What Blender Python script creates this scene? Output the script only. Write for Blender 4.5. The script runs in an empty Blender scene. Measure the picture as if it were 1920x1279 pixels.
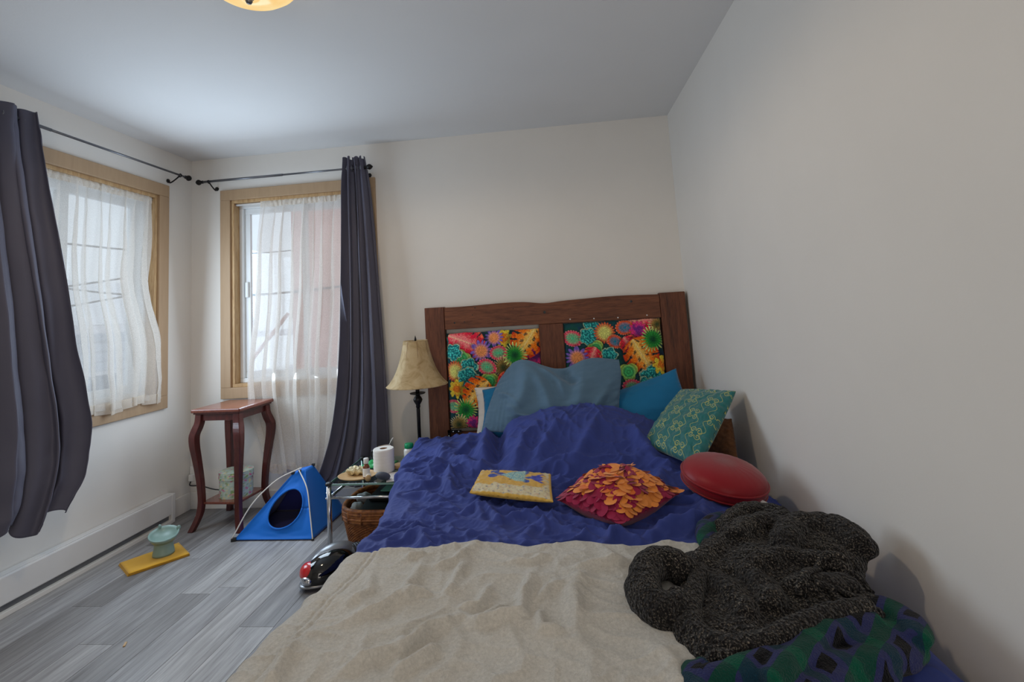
import bpy, bmesh, math, random
import numpy as np
from mathutils import Matrix, Vector
random.seed(7)
sc = bpy.context.scene
C = sc.collection
PI = math.pi

# ------------------------------------------------------------------ camera, world, exposure
CAM_POS = (2.56988, -0.567756, 1.212403)
YAW, PITCH, ROLL = 0.1013886, 0.1024139, 0.0604339
def cam_rot(yaw, pitch, roll):
    rz = Matrix.Rotation(yaw, 3, 'Z'); rx = Matrix.Rotation(pitch, 3, 'X'); ry = Matrix.Rotation(roll, 3, 'Y')
    return rz @ rx @ ry
r3 = cam_rot(YAW, PITCH, ROLL)
cam_data = bpy.data.cameras.new('camera'); cam = bpy.data.objects.new('camera', cam_data); C.objects.link(cam)
mw = Matrix.Identity(4)
for i in range(3):
    mw[i][0] = r3[i][0]; mw[i][1] = r3[i][2]; mw[i][2] = -r3[i][1]; mw[i][3] = CAM_POS[i]
cam.matrix_world = mw
cam_data.sensor_width = 36.0; cam_data.sensor_fit = 'HORIZONTAL'
cam_data.lens = 936.479 / 1920 * 36
cam_data.shift_x = (960 - 939.469) / 1920
cam_data.shift_y = (487.349 - 639.5) / 1920
cam_data.clip_start = 0.02; cam_data.clip_end = 200
sc.camera = cam

world = bpy.data.worlds.new('overcast_sky'); sc.world = world; world.use_nodes = True
wn = world.node_tree; bg = wn.nodes['Background']
bg.inputs[0].default_value = (0.80, 0.89, 1.0, 1); bg.inputs[1].default_value = 1.25

sc.view_settings.view_transform = 'Standard'; sc.view_settings.look = 'None'
sc.view_settings.gamma = 1.0; sc.view_settings.use_curve_mapping = False
sc.view_settings.exposure = -0.12

W, D, H = 3.40, 2.745, 2.44
YF = -2.3                                              # wall behind the camera
# daylight entering the room by the two windows
def area_light(name, loc, rot, sx, sy, power, col=(.68, .84, 1.0)):
    l = bpy.data.lights.new(name, 'AREA'); l.shape = 'RECTANGLE'; l.size = sx; l.size_y = sy; l.energy = power; l.color = col
    o = bpy.data.objects.new(name, l); C.objects.link(o); o.location = loc; o.rotation_euler = rot
area_light('daylight_back_window', (.84, D - .12, 1.34), (-PI/2 + .14, 0, 0), .70, 1.0, 15.5)
area_light('daylight_left_window', (.085, 2.06, 1.34), (0, -PI/2 + .05, 0), 1.0, .66, 17)
# added unseen fill light at the doorway behind the camera, brightens back wall and bed
area_light('added_fill_light', (2.85, YF + .02, 1.05), (PI/2, 0, 0), .76, 1.95, 23, (1.0, .92, .83))

# ------------------------------------------------------------------ helpers
def lin(c):
    c = np.asarray(c, float) / 255.0
    return np.where(c <= 0.04045, c / 12.92, ((c + 0.055) / 1.055) ** 2.4)
def L4(c): return (*[float(v) for v in lin(c)], 1.0)

class NT:
    def __init__(s, name):
        s.m = bpy.data.materials.new(name); s.m.use_nodes = True
        s.t = s.m.node_tree; s.t.nodes.clear()
        s.out = s.n('ShaderNodeOutputMaterial'); s.coord = s.n('ShaderNodeTexCoord')
    def n(s, typ, **kw):
        nd = s.t.nodes.new(typ)
        for k, v in kw.items():
            if k.startswith('i_'): nd.inputs[k[2:].replace('_', ' ')].default_value = v
            else: setattr(nd, k, v)
        return nd
    def l(s, a, b): s.t.links.new(a, b)
    def mapping(s, scale=(1,1,1), rot=(0,0,0), src='Object'):
        mp = s.n('ShaderNodeMapping'); mp.inputs['Scale'].default_value = scale; mp.inputs['Rotation'].default_value = rot
        s.l(s.coord.outputs[src], mp.inputs['Vector']); return mp.outputs[0]
    def noise(s, vec, scale, detail=4, rough=.55, dist=0):
        n = s.n('ShaderNodeTexNoise'); n.inputs['Scale'].default_value = scale; n.inputs['Detail'].default_value = detail
        n.inputs['Roughness'].default_value = rough; n.inputs['Distortion'].default_value = dist
        s.l(vec, n.inputs['Vector']); return n.outputs['Fac']
    def ramp(s, fac, stops):
        r = s.n('ShaderNodeValToRGB'); e = r.color_ramp.elements
        while len(e) < len(stops): e.new(0.5)
        for el, (p, c) in zip(e, stops): el.position = p; el.color = c
        s.l(fac, r.inputs[0]); return r.outputs[0]
    def mix(s, fac, a, b, mode='MIX'):
        m = s.n('ShaderNodeMix', data_type='RGBA', blend_type=mode)
        for sock, v in ((m.inputs[0], fac), (m.inputs[6], a), (m.inputs[7], b)):
            if hasattr(v, 'node'): s.l(v, sock)
            else: sock.default_value = v
        return m.outputs[2]
    def bump(s, h, strength=.3, dist=.01):
        b = s.n('ShaderNodeBump'); b.inputs['Strength'].default_value = strength; b.inputs['Distance'].default_value = dist
        s.l(h, b.inputs['Height']); return b.outputs[0]
    def bsdf(s, col, rough=.6, metal=0, normal=None, sheen=0, spec=.5, coat=0, trans=0):
        b = s.n('ShaderNodeBsdfPrincipled')
        if hasattr(col, 'node'): s.l(col, b.inputs['Base Color'])
        else: b.inputs['Base Color'].default_value = col
        b.inputs['Roughness'].default_value = rough; b.inputs['Metallic'].default_value = metal
        b.inputs['Sheen Weight'].default_value = sheen; b.inputs['Specular IOR Level'].default_value = spec
        b.inputs['Coat Weight'].default_value = coat; b.inputs['Transmission Weight'].default_value = trans
        if normal: s.l(normal, b.inputs['Normal'])
        s.l(b.outputs[0], s.out.inputs[0]); return b

def m_plain(name, c, rough=.6, metal=0, var=.08, vs=20, bump=0, bs=60, sheen=0, spec=.5, coat=0):
    t = NT(name); v = t.mapping()
    base = np.array(lin(c))
    a = (*[float(x) for x in np.clip(base*(1-var), 0, 1)], 1); b = (*[float(x) for x in np.clip(base*(1+var), 0, 1)], 1)
    col = t.ramp(t.noise(v, vs), [(.3, a), (.7, b)])
    nrm = t.bump(t.noise(v, bs, 3), bump, .004) if bump else None
    t.bsdf(col, rough, metal, nrm, sheen, spec, coat); return t.m

def m_fabric(name, c, var=.12, weave=900, bump=.25, rough=.85, sheen=.2, blot=6):
    t = NT(name); v = t.mapping()
    base = np.array(lin(c)); f = lambda k: (*[float(x) for x in np.clip(base*k, 0, 1)], 1)
    col = t.ramp(t.noise(v, blot, 5), [(.25, f(1-var)), (.75, f(1+var))])
    nrm = t.bump(t.noise(v, weave, 2), bump, .001)
    t.bsdf(col, rough, 0, nrm, sheen, .25); return t.m

def m_wood(name, dark, mid, light, axis='Z', rough=.5, scale=1., bump=.25, coat=0):
    t = NT(name)
    sc_ = {'X': (1.2, 14, 14), 'Y': (14, 1.2, 14), 'Z': (14, 14, 1.2)}[axis]
    v = t.mapping(tuple(scale*x for x in sc_))
    n1 = t.noise(v, 3, 8, .65, .6); v2 = t.mapping(tuple(scale*5*x for x in sc_)); n2 = t.noise(v2, 3, 3)
    c1 = t.ramp(n1, [(.25, L4(dark)), (.5, L4(mid)), (.78, L4(light))])
    c2 = t.mix(.25, c1, t.ramp(n2, [(.35, L4(dark)), (.6, L4(light))]))
    t.bsdf(c2, rough, 0, t.bump(n1, bump, .004), 0, .4, coat); return t.m

def m_attr(name, rough=.8, weave=700, bump=.2, sheen=.15, spec=.25):
    t = NT(name); a = t.n('ShaderNodeAttribute'); a.attribute_name = 'print'
    t.bsdf(a.outputs['Color'], rough, 0, t.bump(t.noise(t.mapping(), weave, 2), bump, .001), sheen, spec); return t.m

def m_glass(name, tint=(.93, .97, .96), rough=.02, refl=.06):
    t = NT(name); tr = t.n('ShaderNodeBsdfTransparent'); tr.inputs[0].default_value = (*tint, 1)
    gl = t.n('ShaderNodeBsdfGlossy'); gl.inputs['Roughness'].default_value = rough
    mx = t.n('ShaderNodeMixShader'); mx.inputs[0].default_value = refl; t.l(tr.outputs[0], mx.inputs[1]); t.l(gl.outputs[0], mx.inputs[2])
    t.l(mx.outputs[0], t.out.inputs[0]); return t.m

def m_sheer(name, c, clear=.42):
    t = NT(name); v = t.mapping((1, 1, 1))
    tr = t.n('ShaderNodeBsdfTransparent'); tl = t.n('ShaderNodeBsdfTranslucent'); df = t.n('ShaderNodeBsdfDiffuse')
    tl.inputs[0].default_value = L4(c); df.inputs[0].default_value = L4(c)
    m1 = t.n('ShaderNodeMixShader'); m1.inputs[0].default_value = .45; t.l(df.outputs[0], m1.inputs[1]); t.l(tl.outputs[0], m1.inputs[2])
    # open weave: small-scale variation of the thread density
    w = t.noise(v, 350, 2); r = t.ramp(w, [(.3, (clear-.12,)*3+(1,)), (.7, (clear+.12,)*3+(1,))])
    m2 = t.n('ShaderNodeMixShader'); t.l(r, m2.inputs[0]); t.l(m1.outputs[0], m2.inputs[1]); t.l(tr.outputs[0], m2.inputs[2])
    t.l(m2.outputs[0], t.out.inputs[0]); return t.m

# ---- mesh collection
class MB:
    def __init__(s): s.v = []; s.f = []; s.c = []
    def add(s, vs, fs, cols=None):
        o = len(s.v); s.v += [tuple(map(float, p)) for p in vs]; s.f += [tuple(o+i for i in f) for f in fs]
        if cols is not None: s.c += [tuple(map(float, x)) for x in cols]
        return s
    def box(s, lo, hi, rz=0, mat=None):
        x0, y0, z0 = lo; x1, y1, z1 = hi
        vs = [Vector(p) for p in [(x0,y0,z0),(x1,y0,z0),(x1,y1,z0),(x0,y1,z0),(x0,y0,z1),(x1,y0,z1),(x1,y1,z1),(x0,y1,z1)]]
        if rz:
            c = Vector(((x0+x1)/2, (y0+y1)/2, 0)); R = Matrix.Rotation(rz, 3, 'Z'); vs = [R @ (p-c) + c for p in vs]
        if mat is not None: vs = [mat @ p for p in vs]
        return s.add(vs, [(0,3,2,1),(4,5,6,7),(0,1,5,4),(1,2,6,5),(2,3,7,6),(3,0,4,7)])
    def tube(s, pts, radii, n=12, flat=1.0, caps=True, up=None):
        pts = [Vector(p) for p in pts]
        if not hasattr(radii, '__len__'): radii = [radii]*len(pts)
        rings = []; ref = Vector(up) if up else None
        for i, p in enumerate(pts):
            t = (pts[min(i+1, len(pts)-1)] - pts[max(i-1, 0)]).normalized()
            if ref is None: ref = Vector((0,0,1)) if abs(t.z) < .9 else Vector((1,0,0))
            b = t.cross(ref)
            if b.length < 1e-6: b = t.cross(Vector((1,.3,.2)))
            b.normalize(); nn = b.cross(t).normalized()
            if not up: ref = nn
            rings.append([p + b*math.cos(a)*radii[i] + nn*math.sin(a)*radii[i]*flat for a in [2*PI*k/n for k in range(n)]])
        vs = [q for r in rings for q in r]; fs = []
        for i in range(len(pts)-1):
            for k in range(n): fs.append((i*n+k, i*n+(k+1)%n, (i+1)*n+(k+1)%n, (i+1)*n+k))
        if caps: fs += [tuple(range(n))[::-1], tuple((len(pts)-1)*n+k for k in range(n))]
        return s.add(vs, fs)
    def cyl(s, p0, p1, r0, r1=None, n=20): return s.tube([p0, p1], [r0, r0 if r1 is None else r1], n)
    def lathe(s, prof, c=(0,0,0), n=32, mat=None, sx=1, sy=1):
        vs = []; fs = []; c = Vector(c)
        for r, z in prof:
            for k in range(n):
                a = 2*PI*k/n; p = Vector((r*sx*math.cos(a), r*sy*math.sin(a), z))
                if mat is not None: p = mat @ p
                vs.append(p + c)
        for i in range(len(prof)-1):
            for k in range(n): fs.append((i*n+k, i*n+(k+1)%n, (i+1)*n+(k+1)%n, (i+1)*n+k))
        fs += [tuple(range(n))[::-1], tuple((len(prof)-1)*n+k for k in range(n))]
        return s.add(vs, fs)
    def grid(s, P, cols=None, flip=False):
        m, n = P.shape[:2]; vs = P.reshape(-1, 3)
        fs = [(i*n+j, i*n+j+1, (i+1)*n+j+1, (i+1)*n+j) for i in range(m-1) for j in range(n-1)]
        if flip: fs = [f[::-1] for f in fs]
        return s.add(vs, fs, None if cols is None else cols.reshape(-1, 3))
    def ellipsoid(s, c, r, n=16, m=10, mat=None):
        prof = [(math.sin(PI*i/m), -math.cos(PI*i/m)) for i in range(m+1)]; prof[0] = (1e-3, -1); prof[-1] = (1e-3, 1)
        vs = []; fs = []
        for q, z in prof:
            for k in range(n):
                a = 2*PI*k/n; p = Vector((q*math.cos(a)*r[0], q*math.sin(a)*r[1], z*r[2]))
                if mat is not None: p = mat @ p
                vs.append(p + Vector(c))
        for i in range(m):
            for k in range(n): fs.append((i*n+k, i*n+(k+1)%n, (i+1)*n+(k+1)%n, (i+1)*n+k))
        return s.add(vs, fs)
    def build(s, name, mat, parent=None, smooth=False, bevel=0, solid=0, subsurf=0, bseg=2, smooth_angle=None):
        me = bpy.data.meshes.new(name); me.from_pydata(s.v, [], s.f); me.validate(); me.update()
        if s.c:
            at = me.color_attributes.new('print', 'FLOAT_COLOR', 'POINT')
            arr = np.ones((len(s.v), 4)); arr[:, :3] = np.array(s.c)[:len(s.v)]
            at.data.foreach_set('color', arr.ravel().astype(np.float32))
        if smooth: me.polygons.foreach_set('use_smooth', [True]*len(me.polygons))
        if smooth_angle is not None:
            me.polygons.foreach_set('use_smooth', [True]*len(me.polygons)); me.set_sharp_from_angle(angle=smooth_angle)
        o = bpy.data.objects.new(name, me); C.objects.link(o)
        if mat is not None: me.materials.append(mat)
        if bevel:
            b = o.modifiers.new('bevel', 'BEVEL'); b.width = bevel; b.segments = bseg; b.limit_method = 'ANGLE'
        if solid:
            sd = o.modifiers.new('solid', 'SOLIDIFY'); sd.thickness = solid; sd.offset = -1
        if subsurf:
            ss = o.modifiers.new('sub', 'SUBSURF'); ss.levels = subsurf; ss.render_levels = subsurf
        if parent is not None: attach(o, parent)
        return o
def world_mat(o):
    m = o.matrix_basis.copy()
    p = o.parent
    if p: m = world_mat(p) @ o.matrix_parent_inverse @ m
    return m
def attach(o, parent): o.parent = parent; o.matrix_parent_inverse = world_mat(parent).inverted()
def tag(o, label=None, cat=None, group=None, kind=None):
    if label: o['label'] = label
    if cat: o['category'] = cat
    if group: o['group'] = group
    if kind: o['kind'] = kind
    return o
def thing(name, label, cat, loc=(0,0,0), group=None):
    o = bpy.data.objects.new(name, None); o.empty_display_size = .05; C.objects.link(o); o.location = loc
    return tag(o, label, cat, group)
def struct(name, label=None, loc=(0,0,0)):
    o = bpy.data.objects.new(name, None); C.objects.link(o); o.location = loc
    return tag(o, label, None, None, 'structure')

# ---- numpy noise
def _hash(ix, iy, seed):
    h = (ix.astype(np.int64)*374761393 + iy.astype(np.int64)*668265263 + seed*1442695041) & 0xffffffff
    h = ((h ^ (h >> 13)) * 1274126177) & 0xffffffff
    return ((h ^ (h >> 16)) & 0xffff) / 65535.0
def noise2(x, y, seed=0):
    ix, iy = np.floor(x), np.floor(y); fx, fy = x-ix, y-iy
    def g(dx, dy):
        a = _hash(ix+dx, iy+dy, seed)*2*PI
        return np.cos(a)*(fx-dx) + np.sin(a)*(fy-dy)
    u = fx*fx*fx*(fx*(fx*6-15)+10); v = fy*fy*fy*(fy*(fy*6-15)+10)
    return ((g(0,0)*(1-u)+g(1,0)*u)*(1-v) + (g(0,1)*(1-u)+g(1,1)*u)*v)*1.4
def fbm(x, y, seed=0, o=3):
    r = 0; a = 1
    for i in range(o): r = r + a*noise2(x*2**i, y*2**i, seed+i*17); a *= .5
    return r
def ridged(x, y, seed=0): return 1 - np.abs(noise2(x, y, seed))*2.2
def sstep(a, b, x):
    t = np.clip((x-a)/(b-a), 0, 1); return t*t*(3-2*t)
def folds(X, Y, lst):
    Z = np.zeros_like(X)
    for pts, w, h in lst:
        best = np.full_like(X, 1e9); pos = np.zeros_like(X); n = len(pts)-1
        for i in range(n):
            ax, ay = pts[i]; bx, by = pts[i+1]; dx, dy = bx-ax, by-ay; L = dx*dx+dy*dy+1e-9
            t = np.clip(((X-ax)*dx+(Y-ay)*dy)/L, 0, 1); d = np.hypot(X-ax-t*dx, Y-ay-t*dy)
            m = d < best; best = np.where(m, d, best); pos = np.where(m, (i+t)/n, pos)
        Z += h*np.exp(-(best/w)**2)*np.clip(4*pos, .25, 1)*np.clip(4*(1-pos), .25, 1)
    return Z
def catmull(P, m):                                   # interpolate along axis 0 to m samples
    P = np.asarray(P, float); n = len(P)
    t = np.linspace(0, n-1, m); i = np.clip(np.floor(t).astype(int), 0, n-2); f = (t-i).reshape((-1,)+(1,)*(P.ndim-1))
    g = lambda k: np.where((k < 0).reshape(f.shape), 2*P[0]-P[np.clip(-k, 0, n-1)], np.where((k > n-1).reshape(f.shape), 2*P[-1]-P[np.clip(2*(n-1)-k, 0, n-1)], P[np.clip(k, 0, n-1)]))
    p0, p1, p2, p3 = g(i-1), g(i), g(i+1), g(i+2)
    return .5*(2*p1 + (p2-p0)*f + (2*p0-5*p1+4*p2-p3)*f**2 + (3*p1-p0-3*p2+p3)*f**3)
def patch(Ctl, m, n): return np.swapaxes(catmull(np.swapaxes(catmull(Ctl, m), 0, 1), n), 0, 1)
def normals(P):
    du = np.gradient(P, axis=1); dv = np.gradient(P, axis=0); N = np.cross(du, dv)
    return N/np.maximum(np.linalg.norm(N, axis=2, keepdims=True), 1e-9)
def smooth_path(pts, k=6): return [tuple(p) for p in catmull(np.array(pts, float), (len(pts)-1)*k+1)]

def pillow(name, Ctl, thick, mat, parent=None, n=40, pinch=.06, power=.42, wr=.004, wf=9, seed=1, print_fn=None, back=1.0, extra=None):
    """closed cushion around the patch Ctl (rows top to bottom, columns left to right); normal side = front"""
    Ctl = np.asarray(Ctl, float); m = n
    uu, vv = np.meshgrid(np.linspace(-1, 1, n), np.linspace(-1, 1, m))
    U = uu*(1 - pinch*(1-vv**2)*uu**2); V = vv*(1 - pinch*(1-uu**2)*vv**2)
    fine = patch(Ctl, 81, 81)
    fu = (U+1)/2*80; fv = (V+1)/2*80
    iu = np.clip(fu.astype(int), 0, 79); iv = np.clip(fv.astype(int), 0, 79); a = (fu-iu)[..., None]; b = (fv-iv)[..., None]
    P = (fine[iv, iu]*(1-a)+fine[iv, iu+1]*a)*(1-b) + (fine[iv+1, iu]*(1-a)+fine[iv+1, iu+1]*a)*b
    N = -normals(P)
    prof = np.clip((1-uu**2)*(1-vv**2), 0, 1)**power
    wrk = wr*fbm(uu*wf*.5, vv*wf*.5, seed, 3)*np.clip(prof*3, 0, 1)
    # gathers that run in from the edges
    edge = np.exp(-((1-np.maximum(np.abs(uu), np.abs(vv)))/.25)**2)
    wrk += wr*1.0*edge*np.where(np.abs(uu) > np.abs(vv), noise2(vv*wf, uu*2, seed+3), noise2(uu*wf, vv*2, seed+4))
    h = thick*.5*prof + wrk
    if extra is not None: h = h + extra(uu, vv)
    F = P + N*h[..., None]; B = P - N*(thick*.5*back*prof)[..., None]
    mb = MB()
    if print_fn is not None:
        col = print_fn((uu+1)/2, (vv+1)/2); bc = print_fn((1-uu)/2, (vv+1)/2)
        mb.grid(F, col, flip=True); mb.grid(B, bc)
    else: mb.grid(F, flip=True); mb.grid(B)
    nn = m*n
    o = mb.build(name, mat, parent, smooth=True)
    me = o.data; bm = bmesh.new(); bm.from_mesh(me); bmesh.ops.remove_doubles(bm, verts=bm.verts, dist=.0004); bmesh.ops.recalc_face_normals(bm, faces=bm.faces); bm.to_mesh(me); bm.free()
    rim = [P[0, j] for j in range(n)] + [P[i, -1] for i in range(1, m)] + [P[-1, j] for j in range(n-2, -1, -1)] + [P[i, 0] for i in range(m-2, -1, -1)]
    NF = normals(F); NF = NF*np.sign((NF*N).sum(-1, keepdims=True)+1e-9)
    return o, rim, F, NF

# ------------------------------------------------------------------ materials
M = {}
M['wall'] = m_plain('wall_paint', (226, 222, 216), .75, 0, .015, 3, .05, 150)
M['ceiling'] = m_plain('ceiling_paint', (222, 222, 222), .8, 0, .015, 2, .08, 90)
M['white'] = m_plain('white_enamel', (222, 220, 218), .4, 0, .02, 8)
M['trim'] = m_plain('white_trim_paint', (222, 218, 212), .45, 0, .03, 10)
M['slot'] = m_plain('heater_slot_metal', (112, 114, 118), .5, .3, .2, 12)
M['tan'] = m_wood('tan_casing_paint', (166, 138, 108), (174, 146, 115), (180, 152, 121), 'Z', .5, .4, .05)
M['jamb'] = m_wood('worn_jamb_wood', (138, 98, 58), (186, 150, 104), (206, 180, 140), 'Z', .55, 1, .2)
M['vinyl'] = m_plain('white_vinyl', (228, 232, 234), .35, 0, .02, 5)
M['pane'] = m_glass('window_glass', (.96, .98, .98))
M['sheer'] = m_sheer('sheer_voile', (246, 243, 238), .40)
M['sheer_header'] = m_sheer('sheer_header', (240, 232, 220), .12)
M['curtain'] = m_fabric('slate_satin_curtain', (88, 87, 102), .05, 600, .08, .6, .05, 4)
M['rod'] = m_plain('brushed_steel_rod', (120, 122, 128), .35, .8, .05, 30)
M['black_metal'] = m_plain('dark_iron', (38, 36, 36), .4, .7, .1, 30)
M['cherry'] = m_wood('cherry_stain', (48, 18, 16), (76, 30, 26), (98, 44, 38), 'Z', .3, 1, .05, .3)
M['cherry_top'] = m_wood('cherry_stain_top', (80, 36, 28), (112, 58, 44), (134, 74, 56), 'Y', .25, 1, .05, .4)
M['rail_wood'] = m_wood('reclaimed_wood_rail', (46, 23, 14), (104, 58, 36), (136, 84, 54), 'X', .6, 1, .5)
M['post_wood'] = m_wood('reclaimed_wood_post', (44, 22, 14), (98, 53, 33), (128, 77, 51), 'Z', .6, 1, .5)
M['duvet'] = m_fabric('navy_duvet_cotton', (54, 68, 138), .10, 800, .25, .8, .05, 7)
M['mattress'] = m_fabric('white_mattress', (200, 198, 192))
M['bedframe'] = m_plain('dark_bed_frame', (50, 40, 36), .6)
M['slate'] = m_fabric('slate_blue_linen', (88, 118, 142), .08, 700, .25, .85, .2)
M['teal_pillow'] = m_fabric('teal_blue_cotton', (24, 118, 168), .06, 800, .15, .7, .2)
M['white_pillow'] = m_fabric('white_cotton', (228, 222, 214), .04)
M['brown_cushion'] = m_fabric('brown_woven', (112, 74, 48), .35, 160, .7, .9, .1, 60)
M['red_satin'] = m_fabric('red_satin', (142, 14, 28), .08, 500, .08, .42, .2, 5)
M['burgundy'] = m_fabric('burgundy_cotton', (146, 22, 62), .12, 500, .2, .7)
M['petal_orange'] = m_fabric('orange_felt', (232, 140, 62), .12, 300, .2, .9, .2, 30)
M['petal_deep'] = m_fabric('deep_orange_felt', (224, 108, 30), .1, 300, .2, .9, .2, 30)
M['petal_red'] = m_fabric('burgundy_felt', (150, 24, 66), .12, 300, .2, .9, .2, 30)
M['print'] = m_attr('printed_cotton'); M['print_sheen'] = m_attr('printed_satin', .5, 500, .08, .3, .4)
M['print_gloss'] = m_attr('printed_card', .4, 200, .02, 0, .5)
M['mustard'] = m_fabric('mustard_cotton', (212, 158, 44), .08, 500, .25)
M['tent'] = m_fabric('blue_polyester', (14, 108, 204), .05, 700, .12, .6, .1, 5)
M['tent_in'] = m_fabric('dark_lining', (48, 54, 130), .2, 300, .4)
M['pole_white'] = m_plain('white_fibreglass', (232, 226, 214), .4)
M['black_plastic'] = m_plain('black_plastic', (22, 22, 24), .4)
M['gloss_black'] = m_plain('gloss_black', (8, 8, 9), .08, 0, .02, 5, coat=.6)
M['silver_plastic'] = m_plain('silver_plastic', (150, 152, 156), .3, .5, .05)
M['red_plastic'] = m_plain('red_plastic', (200, 36, 40), .2, coat=.4)
M['chrome'] = m_plain('chrome_tube', (200, 202, 206), .18, 1, .03, 10)
M['table_glass'] = m_glass('green_edge_glass', (.74, .86, .83), .03, .14)
M['glass_edge'] = m_plain('green_glass_edge', (130, 168, 158), .15, 0, .05, 20)
M['grey_rubber'] = m_plain('grey_rubber', (92, 98, 108), .6)
M['bowl'] = m_plain('sage_ceramic', (134, 160, 152), .35, 0, .04, 10)
M['wicker'] = None
M['paper'] = m_fabric('white_paper', (238, 234, 228), .03, 120, .3, .9, 0, 20)
M['card'] = m_plain('brown_card', (130, 96, 72), .8)
M['bottle_brown'] = m_plain('amber_bottle', (120, 66, 34), .25)
M['white_plastic'] = m_plain('white_plastic', (235, 233, 228), .35)
M['green_plastic'] = m_plain('green_cap', (14, 150, 96), .35)
M['green_film'] = m_plain('green_film', (60, 170, 100), .3, 0, .35, 25, .5, 60)
M['mug'] = m_plain('dark_mug', (40, 38, 40), .25)
M['mug_in'] = m_plain('mug_cream', (190, 170, 158), .5)
M['tray'] = m_plain('tan_plate', (196, 160, 112), .5, 0, .12, 18)
M['foil'] = m_plain('crumpled_wrapper', (216, 200, 158), .4, .2, .2, 40, 1, 60)
M['jade'] = m_plain('green_folder', (84, 128, 112), .5)
M['socks'] = m_fabric('grey_wool', (150, 150, 148), .25, 200, .6)
M['yellow_jar'] = m_plain('yellow_jar', (210, 180, 80), .4)
M['snow'] = m_plain('snow', (240, 243, 248), .9, 0, .03, 2)
M['siding'] = m_plain('pale_siding', (206, 216, 226), .7, 0, .04, 3)
M['brick_far'] = m_plain('pink_brick', (206, 158, 146), .9, 0, .1, 3)
M['wire'] = m_plain('black_wire', (70, 78, 88), .6)
M['dark_window'] = m_plain('far_window', (120, 135, 150), .3)

def mat_floor(name, c1, c2, c3):
    t = NT(name); oi = t.n('ShaderNodeObjectInfo')
    add = t.n('ShaderNodeVectorMath', operation='ADD'); cmb = t.n('ShaderNodeCombineXYZ')
    mul = t.n('ShaderNodeMath', operation='MULTIPLY'); mul.inputs[1].default_value = 37.0
    t.l(oi.outputs['Random'], mul.inputs[0]); t.l(mul.outputs[0], cmb.inputs[0]); t.l(mul.outputs[0], cmb.inputs[1])
    t.l(t.coord.outputs['Object'], add.inputs[0]); t.l(cmb.outputs[0], add.inputs[1])
    mp = t.n('ShaderNodeMapping'); mp.inputs['Scale'].default_value = (18, 1.1, 18); t.l(add.outputs[0], mp.inputs[0])
    n1 = t.noise(mp.outputs[0], 1.6, 7, .62, .7)
    mp2 = t.n('ShaderNodeMapping'); mp2.inputs['Scale'].default_value = (130, 5, 130); t.l(add.outputs[0], mp2.inputs[0])
    n2 = t.noise(mp2.outputs[0], 1.5, 3)
    col = t.ramp(n1, [(.28, L4(c1)), (.5, L4(c2)), (.75, L4(c3))])
    col = t.mix(.22, col, t.ramp(n2, [(.35, L4(c1)), (.65, L4(c3))]))
    tone = t.ramp(oi.outputs['Random'], [(0, (.58,.56,.55,1)), (.35, (.8,.79,.79,1)), (.6, (1.0,1.0,1.01,1)), (1, (1.3,1.29,1.27,1))])
    col = t.mix(1.0, col, tone, 'MULTIPLY')
    t.bsdf(col, .42, 0, t.bump(n2, .12, .002), 0, .4); return t.m
M['plank'] = mat_floor('grey_vinyl_plank', (104, 100, 98), (146, 144, 144), (180, 178, 177))
M['subfloor'] = m_plain('floor_gap', (60, 58, 56), .8)

def mat_fleece(name, c):
    t = NT(name); v = t.mapping(); b = np.array(lin(c)); f = lambda k: (*[float(x) for x in np.clip(b*k, 0, 1)], 1)
    n1 = t.noise(v, 5, 6, .6); n2 = t.noise(v, 130, 5, .75); n3 = t.noise(v, 60, 4)
    col = t.mix(.45, t.ramp(n1, [(.3, f(.9)), (.7, f(1.08))]), t.ramp(n2, [(.3, f(.6)), (.7, f(1.32))]))
    h = t.n('ShaderNodeMath', operation='ADD'); t.l(n2, h.inputs[0]); t.l(n3, h.inputs[1])
    t.bsdf(col, .95, 0, t.bump(h.outputs[0], .7, .006), .1, .1); return t.m
M['fleece'] = mat_fleece('beige_fleece', (202, 198, 190))
def mat_knit(name):
    t = NT(name); v = t.mapping()
    vo = t.n('ShaderNodeTexVoronoi'); vo.inputs['Scale'].default_value = 150; mp = t.mapping((1, .55, .8), (.3, .2, .5)); t.l(mp, vo.inputs['Vector'])
    n = t.noise(v, 260, 3, .6); big = t.noise(v, 9, 3)
    spk = t.ramp(n, [(.42, L4((10, 9, 10))), (.54, L4((40, 38, 37))), (.62, L4((116, 108, 98))), (.74, L4((176, 166, 150)))])
    col = t.mix(t.ramp(big, [(.35, (.15,)*3+(1,)), (.65, (.7,)*3+(1,))]), spk, L4((24, 23, 25)))
    t.bsdf(col, .95, 0, t.bump(vo.outputs['Distance'], .9, .008), .1, .1); return t.m
M['knit'] = mat_knit('speckled_knit')
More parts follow.
